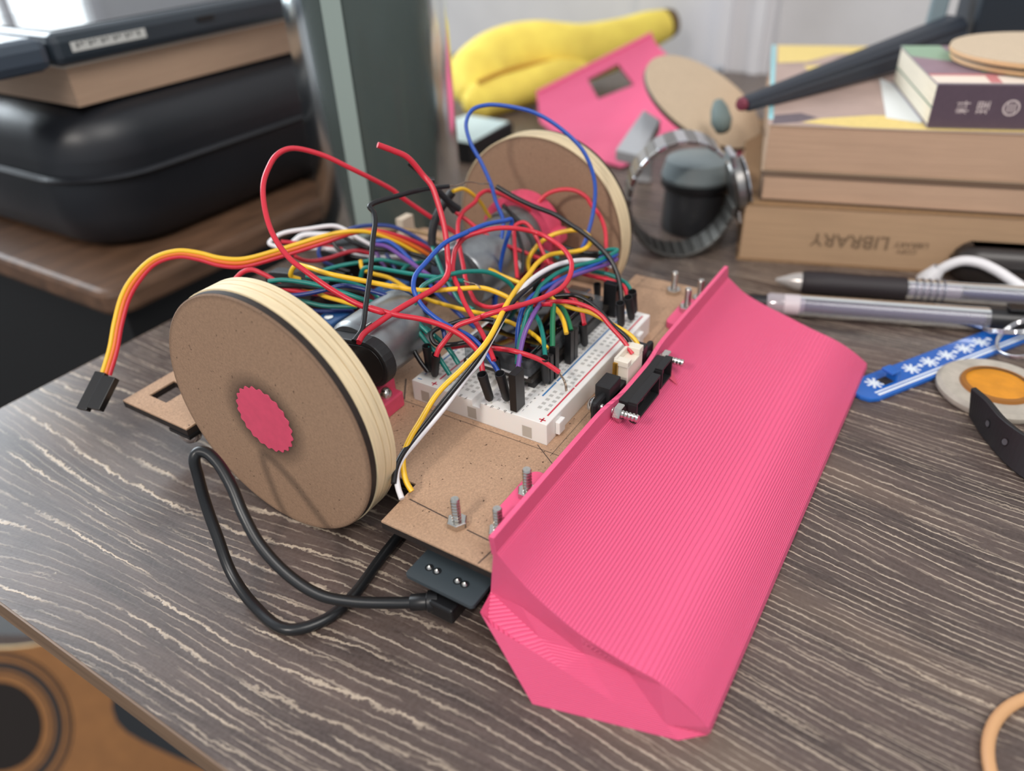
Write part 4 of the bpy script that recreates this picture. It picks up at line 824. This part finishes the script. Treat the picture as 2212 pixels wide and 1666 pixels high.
burn = g.ramp(g.math('DIVIDE', rr, 5), (.22, (1, 1, 1, 1)), (.27, (.55, .55, .55, 1)), (.36, (0, 0, 0, 1)), (.80, (0, 0, 0, 1)), (.842, (.6, .6, .6, 1)))
base = g.mix(burn, base, lin((70, 52, 40)))
g.l(base, g.b.inputs['Base Color']); g.bump(n1, .1, .0003)
def wheel(x0, s, label):
    """x0: outer face, s: +1 when the wheel body lies towards +x"""
    ax = (s, 0, 0); c = lambda h: (x0+s*h, WY, WZ)
    w = part('drive_wheel', lathe([(.01, 0), (WR-.06, 0), (WR-.02, .03), (WR-.02, .06), (.01, .06)], c(0), ax, 96, cap=False), mw, rb, 35, label=label)
    part('burnt_layer', lathe([(WR-.04, .05), (WR-.01, .07), (WR-.01, .26), (WR-.06, .28)], c(0), ax, 96, cap=False), M_CHAR, w, 35)
    h = .27
    for k, t in enumerate((.36, .26, .24)):
        part('ply_layer', lathe([(WR-.05, 0), (WR+.03, .02), (WR+.03, t-.02), (WR-.05, t)], c(h), ax, 96, cap=False), M_PLY, w, 35); h += t
    part('inner_face', lathe([(WR-.03, 0), (WR-.02, .03), (.01, .03)], c(h), ax, 96, cap=False), mw, w, 35)
    n = 22; R = 1.17
    sc_ = [(R+.045*math.cos(n*a), a) for a in [2*math.pi*i/(n*6) for i in range(n*6)]]
    u = [Vector((0, math.cos(a)*r, math.sin(a)*r)) for r, a in sc_]
    part('hub', loft([[Vector(c(.05))+p for p in u], [Vector(c(-.015))+p*.985 for p in u]]), M_PINKS, w, label='scalloped pink printed hub')
    return w
wheel(-5.25, 1, 'near wheel of layered board with scalloped pink hub')
wf = wheel(12.45, -1, 'far wheel of layered board seen from inside')
# ---- near gear motor
g1 = part('gear_motor', lathe([(.3, -.02), (1.12, 0), (1.22, .1), (1.25, .2), (1.25, 2.7), (1.15, 2.8), (.5, 2.85), (.01, 2.85)], (-1.25, 6.75, 2.15), (1, 0, 0), 48, cap=False), M_ZINC, rb, 40, label='grey metal motor beside the near wheel')
st = arc(5.75, 2.38, .86, 80, 260, 14)+arc(8.6, 1.95, .86, 260, 440, 14)
part('gearbox_cap', prism3(st, (-1.75, 0, 0), (0, 1, 0), (0, 0, 1), (.5, 0, 0)), M_BLACKM, g1, bev=.06, label='black stadium shaped gearbox cap')
st2 = arc(5.75, 2.38, .70, 80, 260, 14)+arc(8.6, 1.95, .70, 260, 440, 14)
part('cap_panel', prism3(st2, (-1.775, 0, 0), (0, 1, 0), (0, 0, 1), (.03, 0, 0)), M_BLACK, g1, bev=.015)
part('shaft', cyl((-5.0, WY, WZ), (-1.7, WY, WZ), .25, 16), M_STEEL, g1)
part('terminal', obox((-1.0, 6.2, 3.3), (.18, 0, 0), (0, .03, 0), (0, 0, .1)), M_STEEL, g1)
mt = part('motor_mount', join(box(-2.6, -.45, 5.55, 6.5, 0, .62), box(-1.2, -.3, 6.0, 7.6, 0, .95)), M_PINKS, rb, bev=.06)
part('mount_screw', lathe([(.01, .3), (.14, .27), (.24, .12), (.26, 0)], (-.95, 5.95, .62), (0, 0, 1), 18, cap=False), M_STEEL, mt, 60)
# ---- far gear motor
g2 = part('gear_motor', lathe([(.01, 0), (.6, 0), (1.3, .08), (1.38, .2), (1.38, 3.6)], (4.9, 6.9, 2.25), (1, 0, 0), 48, cap=False), M_ZINC, rb, 40, label='grey metal motor beside the far wheel')
part('gearbox', lathe([(1.0, 0), (1.28, .04), (1.32, .12), (1.32, 1.7), (.3, 1.7)], (8.5, 6.8, 2.5), (1, 0, 0), 48, cap=False), mat('dull_gearbox_metal', (112, 112, 110), .45, .6), g2, 40)
part('shaft', cyl((10.0, WY, WZ), (11.6, WY, WZ), .25, 16), M_STEEL, g2)
m2 = part('motor_clamp', join(ringpoly(1.72, 1.34, (9.3, 6.8, 2.5), (1, 0, 0), 1.0, 40), box(9.3, 10.3, 5.2, 8.4, 0, .5), box(9.3, 10.3, 5.6, 6.2, .5, 1.4), box(9.3, 10.3, 7.4, 8.0, .5, 1.4)), M_PINKS, rb, 35, label='pink printed clamp round the far motor')
part('clamp_lug', box(9.35, 10.25, 4.75, 5.3, 2.3, 2.95), M_PINKS, m2, bev=.15)
part('wheel_hub', lathe([(.01, 0), (1.1, 0), (1.15, .1), (1.0, .7), (.01, .7)], (10.5, WY, WZ+.2), (1, 0, 0), 40, cap=False), M_PINKS, wf, 40, label='pink printed hub flange')
# ---- blade
MX = 7.5
def mir(p): return Vector((MX-p[0], p[1], p[2]))
prof = [(-1.70, .72, 9.17), (-2.3, .25, 9.22), (-3.0, -.1, 9.3), (-4.2, -.52, 9.4), (-5.3, -.83, 9.36), (-6.37, -1.08, 9.3), (-7.1, -1.42, 9.33), (-7.7, -1.82, 9.35)]
pp = catmull(prof, 5)
pp = [(p.x, p.y, p.z) for p in pp]
def bend(x, k): return k*math.exp(-((x-3.4)/1.9)**4)
NXS = 48
def prow(y, z, hw, kb=0):
    xs = [MX/2-hw+2*hw*i/NXS for i in range(NXS+1)]
    return [Vector((x, y+bend(x, -.09*kb), z+bend(x, -.13*kb))) for x in xs]
rows = [prow(-1.36, 1.30, 9.15, 1), prow(-1.52, 1.31, 9.15, 1), prow(-1.58, .80, 9.15, .5)]+[prow(*p) for p in pp]+[prow(-7.76, -2.02, 9.33), prow(-7.7, -2.19, 9.3)]
under = [prow(-7.0, -2.15, 9.3)]+[prow(y+.12, z-.22, hw) for y, z, hw in reversed(pp[:-6])]+[prow(-1.40, .70, 9.13, .5)]
allr = rows+under
bl = part('plough_blade', join(loft([list(r) for r in zip(*allr)], True, True)), M_PINK, rb, 30, label='pink 3D printed plough blade with fine layer lines')
recalc(bl)
# flared end cheeks: facets between the blade's side edge and the desk
T0_, K = (-5.4, -1.5, .80), [(-5.42, -1.70, .72)]+[(MX/2-hw, y, z) for y, z, hw in pp[1:]]
def cheek(f):
    edge = [(MX/2-hw, y, z) for y, z, hw in pp]                        # crease along the main surface
    Q = (-5.5, -1.36, -.73); P_ = (-6.2, -1.48, -.76); Bb, Bt = (-7.03, -3.56, -2.19), (-6.06, -7.14, -2.19); TP = (-5.56, -7.7, -2.19)
    k1 = min(range(len(edge)), key=lambda i: abs(edge[i][1]+4.2)); k2 = min(range(len(edge)), key=lambda i: abs(edge[i][1]+6.37))
    TM = (-5.95, -6.75, -1.98)
    CD = [(-6.12, -1.68, -.95), (-5.85, -3.13, -1.17), (-5.65, -4.31, -1.23), (-5.5, -5.41, -1.25)]
    DE = [(-6.29, -1.92, -.97), (-6.24, -2.97, -1.21), (-6.19, -4.01, -1.46), (-6.15, -5.48, -1.83)]
    V, F = [], []
    def poly(*ps):
        n = len(V); V.extend(f(p) for p in ps); F.append(tuple(range(n, n+len(ps))))
    for i in range(0, k1): poly((-5.4, -1.5, .8) if i == 0 else Q, edge[i], edge[i+1]) if i else poly(Q, (-5.4, -1.5, .8), edge[0], edge[1])
    BC = [Q]+[tuple(lerp(Q, edge[k1], t)) for t in (.35, .7)]+[edge[k1]]
    rest = [edge[i] for i in range(k1, k2+1)]
    m = len(rest)-1
    # C: from the B/C line and the remaining crease down to CD
    poly(BC[0], BC[1], CD[1], CD[0]); poly(BC[1], BC[2], CD[2], CD[1]); poly(BC[2], BC[3], CD[2])
    poly(CD[2], *[rest[i] for i in range(0, m//2+1)], CD[3]); poly(CD[3], *[rest[i] for i in range(m//2, m+1)])
    poly(Q, CD[0], P_)
    poly(P_, CD[0], DE[0])
    for i in range(3): poly(CD[i], CD[i+1], DE[i+1], DE[i])
    poly(CD[3], edge[k2], TM, DE[3])
    tail = [edge[i] for i in range(k2, len(edge))]
    poly(*tail, (-5.57, -7.76, -2.02), TM); poly(TM, (-5.57, -7.76, -2.02), TP, Bt)
    poly(P_, DE[0], DE[1], DE[2], DE[3], Bt, Bb); poly(DE[3], TM, Bt)
    poly(P_, Bb, (-5.4, -2.6, -2.19), (-5.3, -1.3, -1.2)); poly(P_, (-5.3, -1.3, -1.2), Q); poly(Q, (-5.3, -1.3, -1.2), (-5.3, -1.4, .7), (-5.4, -1.5, .8)); poly(Bb, Bt, TP, (-5.4, -2.6, -2.19))
    return V, F
for f, nm in ((lambda p: Vector(p), 'near'), (mir, 'far')):
    ck = part('end_cheek', cheek(f), M_PINK, bl, label=nm+' flared end cheek of the blade')
    bm = bmesh.new(); bm.from_mesh(ck.data); bmesh.ops.remove_doubles(bm, verts=bm.verts, dist=1e-6); bmesh.ops.recalc_face_normals(bm, faces=bm.faces); bm.to_mesh(ck.data); bm.free()
for x0, x1 in ((-3.75, -1.5), (8.9, 11.3)):
    part('fixing_tab', prism(rrect(x0, x1, -1.5, -.35, .32), .0, .3), M_PINK, bl, bev=.05, label='pink rounded tab bolted to the base plate')
part('slot_edge', ([Vector(p) for p in ((5.0, -2.1, .47), (5.4, -2.1, .48), (5.05, -2.5, .18))], [(0, 1, 2)]), M_PINKS, bl)
# ---- bolts
def threaded(base, axis, h, r=.145, turns=9, n=14):
    pr = []
    for i in range(turns*2): pr.append((r if i % 2 else r*.84, h*i/(turns*2)))
    pr += [(r*.8, h), (.01, h)]
    return lathe(pr, base, axis, n, cap=False)
def hexnut(base, axis, r=.315, h=.24):
    u, v, d = frame(axis); b = Vector(base)
    hx = [(u*math.cos(math.pi*i/3)+v*math.sin(math.pi*i/3)) for i in range(6)]
    return loft([[b+p*r*.93 for p in hx], [b+p*r+d*.03 for p in hx], [b+p*r+d*(h-.03) for p in hx], [b+p*r*.9+d*h for p in hx]])
for x, y, z in ((-4.42, .45, 0), (-2.62, -.85, .3), (-4.15, -.8, 0), (11.95, .45, 0), (10.2, -.8, .3), (11.75, -.8, 0)):
    bo = part('bolt', threaded((x, y, z+.02), (0, 0, 1), 1.0), M_STEEL, rb, 30)
    nt_ = part('hex_nut', hexnut((x, y, z), (0, 0, 1)), M_STEEL, bo); recalc(nt_)
part('caster_ball', lathe([(.01, -.5), (.3, -.42), (.45, -.1), (.4, .1)], (-4.9, 11.9, -.45), (0, 0, 1), 20, cap=False), M_CHROME, rb, 60)
part('caster_plate', box(-5.35, -4.3, 11.3, 12.4, -.42, -.3), M_BLACK, rb)
# ---- power socket board under the front wing
pc = part('socket_board', prism(rrect(-6.1, -4.2, -1.15, 1.2, .12), -.98, -.86), M_PCB, rb, label='dark circuit board with four solder points')
for y in (.72, .45, -.27, -.52):
    part('solder_point', lathe([(.09, 0), (.07, .05), (.02, .09), (.01, .1)], (-5.55, y, -.86), (0, 0, 1), 12, cap=False), M_STEEL, pc, 60)
    part('solder_pad', ringpoly(.13, .1, (-5.55, y, -.86), (0, 0, 1), .006, 16), M_BLACK, pc)
part('socket', box(-5.45, -4.5, -.75, .4, -1.9, -.98), M_BLACK, pc, bev=.05)
# ---- breadboard
prf = [(0, 0), (0, .82), (.03, .85), (2.58, .85), (2.60, .62), (2.90, .62), (2.92, .85), (5.47, .85), (5.5, .82), (5.5, 0)]
bd = part('breadboard', prism3(prf, (0, 0, 0), (0, 1, 0), (0, 0, 1), (8.25, 0, 0)), M_WHITE, rb, bev=.02, label='white solderless breadboard')
recalc(bd)
part('side_tab', box(.55, .95, -.17, 0, .12, .62), M_WHITE, bd, bev=.03)
part('side_tab', box(6.9, 7.3, -.17, 0, .12, .62), M_WHITE, bd, bev=.03)
M_REC = mat('breadboard_recess', (184, 178, 168), .5)
for y in (.75, 2.95, 4.95): part('end_recess', box(-.004, .02, y-.18, y+.18, .08, .52), M_REC, bd)
hv = []
def hole(x, y): hv.append(([Vector((x+a*.068, y+b*.068, .8525)) for a, b in ((-1, -1), (1, -1), (1, 1), (-1, 1))], [(0, 1, 2, 3)]))
ROW = [.44+.254*i for i in range(30)]
COLS = [1.33+.254*i for i in range(5)]+[3.14+.254*i for i in range(5)]
for x in ROW:
    for y in COLS: hole(x, y)
for k in range(25):
    x = .75+.254*k+(.254*(k//5))
    if x < 8:
        for y in (.42, .68, 4.82, 5.08): hole(x, y)
part('contact_hole', join(*hv), M_HOLE, bd, kind='stuff')
for y, m, x0 in ((.22, M_INKR, .45), (.93, M_INKB, 1.35), (4.62, M_INKR, .5), (5.28, M_INKB, .5)):
    for a, b in ((x0, 2.3), (2.36, 8.0)): part('rail_line', box(a, b, y-.03, y+.03, .85, .8535), m, bd)
txt = [textvf(c, .2, (.06, y, .853), (0, 1, 0), (-1, 0, 0), .001) for c, y in zip('abcdefghij', COLS)]
txt += [textvf(str(i+1), .15, (x-.05, 1.08, .853), (0, 1, 0), (-1, 0, 0), .001) for i, x in enumerate(ROW)]
part('printed_lettering', join(*txt), M_INKK, bd, label='printed column letters and row numbers')
part('printed_plus', join(box(.06, .30, .23, .28, .85, .8535), box(.155, .205, .135, .375, .85, .8535)), M_INKR, bd)
part('printed_plus', join(box(.06, .30, 4.60, 4.65, .85, .8535), box(.155, .205, 4.505, 4.745, .85, .8535)), M_INKR, bd)
part('printed_minus', box(.16, .20, 5.18, 5.36, .85, .8535), M_INKB, bd)
# ---- display board plugged into the breadboard
db = part('display_board', box(1.35, 7.5, 1.35, 4.15, 1.22, 1.38), mat('board_brown_black', (46, 42, 38), .4), rb, label='black microcontroller display board on the breadboard')
for y in (1.4, 4.0): part('pin_header', box(1.6, 7.2, y, y+.25, .86, 1.22), M_BLACK, db)
M_ACR = clear('clear_acrylic', (225, 228, 230), (200, 205, 210), .10, .05)
part('clear_shell', box(1.35, 6.9, 1.4, 4.1, 1.40, 1.98), M_ACR, db, bev=.08)
part('white_gasket', box(1.32, 1.40, 1.5, 4.0, 1.385, 1.44), mat('gasket_white', (225, 225, 225), .4), db)
part('screen', box(1.6, 6.3, 1.55, 4.0, 1.95, 2.18), M_GLOSS, db, bev=.05, label='glossy black screen')
part('screen_support', box(1.8, 6.1, 1.7, 3.9, 1.4, 1.95), M_BLACK, db)
part('usb_socket', box(6.95, 7.7, 2.3, 3.2, 1.38, 1.72), M_STEEL, db, bev=.08)
part('reset_button', box(6.5, 6.75, 1.7, 2.0, 1.38, 1.6), M_STEEL, db, bev=.03)
part('blue_component', box(6.45, 6.9, 3.3, 3.9, 1.98, 2.02), mat('component_blue', (44, 92, 150), .3), db)
# ---- distance sensor on the blade
sn = part('distance_sensor', join(box(2.0, 5.4, -1.3, -.95, .3, 1.1), box(1.9, 2.75, -1.3, -.75, .4, 1.55)), M_BLACKM, rb, bev=.04, label='black infrared distance sensor bolted through the blade rim')
part('front_bar', box(1.98, 5.15, -1.93, -1.58, .3, 1.18), M_BLACKM, sn, bev=.03)
def hood(x0, x1, z0, z1, y0, y1, w=.09):
    return join(box(x0, x1, y0, y1, z1-w, z1), box(x0, x1, y0, y1, z0, z0+w), box(x0, x0+w, y0, y1, z0+w, z1-w), box(x1-w, x1, y0, y1, z0+w, z1-w), box(x0+w, x1-w, y1-.03, y1, z0+w, z1-w))
part('lens_hood', hood(1.95, 3.9, .42, 1.24, -2.25, -1.93), M_BLACKM, sn, bev=.015)
part('lens_hood', hood(4.15, 5.1, .46, 1.28, -2.2, -1.93), M_BLACKM, sn, bev=.015)
part('lens', lathe([(.01, .12), (.2, .08), (.3, 0)], (4.62, -1.95, .84), (0, -1, 0), 20, cap=False), M_GLOSS, sn, 60)
part('lens', lathe([(.01, .12), (.28, .06), (.4, 0)], (2.9, -1.95, .78), (0, -1, 0), 20, cap=False), M_GLOSS, sn, 60)
for x, z in ((1.6, .95), (5.5, .86)):
    part('ear', obox((x, -1.05, z), (.42, 0, 0), (0, .12, 0), (0, 0, .38)), M_BLACKM, sn, bev=.12)
    part('bolt', threaded((x, -.85, z), (0, -1, 0), 1.62, .145, 13), M_STEEL, sn, 30)
    recalc(part('hex_nut', hexnut((x, -1.66, z), (0, -1, 0), .31, .26), M_STEEL, sn))
    part('bolt_head', lathe([(.01, .2), (.2, .17), (.3, .05), (.3, 0)], (x, -.9, z), (0, 1, 0), 20, cap=False), M_STEEL, sn, 60)
cnn = part('white_connector', join(box(3.2, 4.4, -1.34, -.87, .7, 1.62), box(3.15, 3.45, -1.34, -.82, 1.62, 1.84), box(4.1, 4.45, -1.34, -.82, 1.62, 1.87), box(3.2, 4.4, -.90, -.80, 1.62, 1.87)), M_CREAM, sn, bev=.02, label='cream three-way plug')
part('gold_board', box(3.08, 3.18, -.98, -.82, .3, 1.74), M_GOLD, cnn)
part('side_post', box(4.5, 4.95, -1.3, -.85, 1.0, 1.66), M_BLACK, sn, bev=.05)
# ---- motor driver and terminals at the back
dr = part('motor_driver', box(-.4, 5.5, 9.0, 13.5, .35, .5), mat('driver_board_red', (112, 34, 40), .4), rb, label='motor driver board buried under the wires')
M_TERM = mat('terminal_blue', (44, 96, 156), .35)
for x, y, z in ((.35, 9.9, .5), (3.3, 9.5, .5)):
    tb = part('terminal_block', box(x, x+1.3, y-.45, y+.45, z, z+1.35), M_TERM, dr, bev=.05)
    for k in (.35, .95): part('terminal_screw', lathe([(.01, .04), (.17, .04), (.17, 0)], (x+k, y, z+1.35), (0, 0, 1), 12, cap=False), M_STEEL, tb)
part('heat_sink', join(box(1.8, 3.6, 11.2, 12.4, .5, 2.1), *[box(1.85+.3*i, 1.97+.3*i, 11.2, 12.4, 2.1, 2.35) for i in range(6)]), M_BLACK, dr)
part('relay', box(4.2, 5.6, 12.2, 13.6, .5, 2.5), M_BLACK, dr, bev=.05)
part('capacitor', cyl((.4, 12.2, .5), (.4, 12.2, 1.7), .4, 20), M_BLACK, dr)
part('black_cap', prism3(arc(11.2, 2.75, .62, 80, 260, 10)+arc(12.5, 2.55, .62, 260, 440, 10), (.7, 0, 0), (0, 1, 0), (0, 0, 1), (.5, 0, 0)), M_BLACKM, dr, bev=.05)
part('battery_holder', box(6.2, 9.0, 9.6, 14.5, 0, 1.5), M_BLACKM, rb, bev=.15)
part('sensor_post', box(8.6, 9.4, 12.6, 13.0, 0, 2.4), mat('pale_post', (206, 190, 170), .6), rb)
part('support_strip', obox((9.6, 12.2, .9), (.2, 1.3, .25), (.5, -.08, 0), (0, 0, .12)), M_MDF, rb)
# ---- servo plug hanging free at the back left
sv = part('servo_plug', join(obox((-5.97, 15.44, .66), (.08, -.16, -.04), (.07, .03, -.1), (-.6, -.10, -.42)), obox((-5.82, 15.08, .60), (.10, -.215, -.05), (.08, .04, -.12), (-.52, -.09, -.36))), M_BLACK, rb, bev=.02, label='black three-pin plug on the coloured lead')
# ---- wires
PLUGS = [((-.08, 2.34, 2.08), (.13, 2.24, 1.0), .17), ((.17, 1.81, 2.13), (.41, 1.74, 1.0), .17), ((1.19, 2.67, 1.87), (1.3, 2.62, 1.0), .14), ((.32, 4.53, 1.95), (.41, 4.77, 1.0), .16), ((.5, 5.05, 2.06), (.57, 5.1, 1.0), .16), ((1.76, 1.07, 2.07), (1.92, 1.12, 1.0), .16), ((4.53, 1.07, 1.99), (4.73, 1.08, 1.0), .16), ((6.46, .51, 2.05), (6.64, .51, 1.0), .17), ((7.06, .46, 2.03), (7.33, .38, 1.0), .17), ((7.58, .53, 2.01), (7.88, .53, 1.0), .17), ((8.03, 2.25, 1.73), (8.15, 2.27, 1.0), .15)]
for t, b, r in PLUGS:
    t, b = Vector(t), Vector(b); d = (b-t).normalized(); h = (b-t).length
    pl = part('wire_plug', lathe([(.01, .25), (r*.72, .25), (r*.85, -.05), (r, -.05), (r*1.02, .1), (r*.95, .25), (r*.88, h-.12), (r*.6, h-.01), (.01, h)], t, d, 18, cap=False), M_BLACKM, rb, 40, label='black shrink-tube wire plug')
    part('pin', cyl(b, b+d*.2, .03, 8), M_STEEL, pl)
def housing(c, dx, dy, z0, z1):
    o = part('pin_housing', box(c[0]-dx, c[0]+dx, c[1]-dy, c[1]+dy, z0, z1), M_BLACK, rb, bev=.015, label='black rectangular pin housing')
    return o
housing((.32, 1.28, 0), .27, .13, .9, 2.35); housing((2.5, 1.12, 0), .13, .13, .9, 2.2); housing((3.6, 1.12, 0), .13, .13, .9, 2.2); housing((3.9, 1.12, 0), .13, .13, .9, 2.15); housing((7.45, 1.35, 0), .16, .27, .9, 2.3); housing((2.15, 1.12, 0), .12, .12, .9, 2.0)
housing((5.6, 3.6, 0), .13, .13, 2.2, 2.9); housing((7.0, 3.9, 0), .13, .13, 1.4, 2.6)
WIRE_END_TRIM = {}
for nm, c, r, P in WIRES:
    kind = 'shrink_sleeve' if 'sleeve' in nm and 'leaving' not in nm and 'below' not in nm else ('wire_strand' if c == 'strand' else 'jumper_wire')
    if c == 'strand':
        # a few twisted hairs
        Q = catmull(P, 6); vfs = []
        for k in range(4):
            vfs.append(tube([q+Vector((math.sin(i*1.3+k*1.57), math.cos(i*1.3+k*1.57), math.sin(i*.9+k))) * r*.7 for i, q in enumerate(Q)], r*.45, 5, 1, smooth=False))
        part(kind, join(*vfs), M_WIRE[c], rb, 80, label=nm)
    else:
        part(kind, tube(P, r, 10, 7), M_BLACKM if kind == 'shrink_sleeve' else M_WIRE[c], rb, 80, label=nm)
# ---- power cable looping on the desk
uc = thing('usb_cable', 'thick black cable looping up from the desk in front of the near wheel', 'cable', (-7.5, 4, DESK))
CAB = [(-6.12, .33, -1.5), (-6.69, 1.22, -1.5), (-7.34, 2.19, -1.35), (-7.76, 2.98, -1.1), (-7.94, 3.93, -.6), (-7.91, 4.86, .1), (-7.69, 5.56, .75), (-7.4, 6.18, 1.3), (-7.2, 6.84, 1.75), (-7.19, 7.27, 1.95), (-7.29, 7.5, 1.95), (-7.43, 7.55, 1.8), (-7.54, 7.5, 1.2), (-7.7, 7.32, .3), (-7.95, 6.85, -.6), (-8.29, 6.16, -1.5), (-8.55, 5.05, -2.0), (-8.66, 3.6, -2.02), (-7.88, 2.9, -2.02), (-6.84, 2.78, -2.02), (-5.29, 3.01, -2.02), (-4.22, 3.14, -2.02), (-3.08, 3.28, -2.02)]
part('sheath', tube(CAB, .17, 14, 8), mat('cable_black', (26, 27, 29), .33), uc, 80)
part('strain_relief', lathe([(.18, 0), (.24, .05), (.25, .5), (.32, .55), (.32, .85), (.01, .85)], (-6.42, .85, -1.55), (.5, -.84, .08), 18, cap=False), M_BLACK, uc, 50)
part('plug', obox((-5.9, -.15, -1.5), (.42, 0, 0), (0, .42, 0), (0, 0, .28)), M_BLACK, uc, bev=.08)
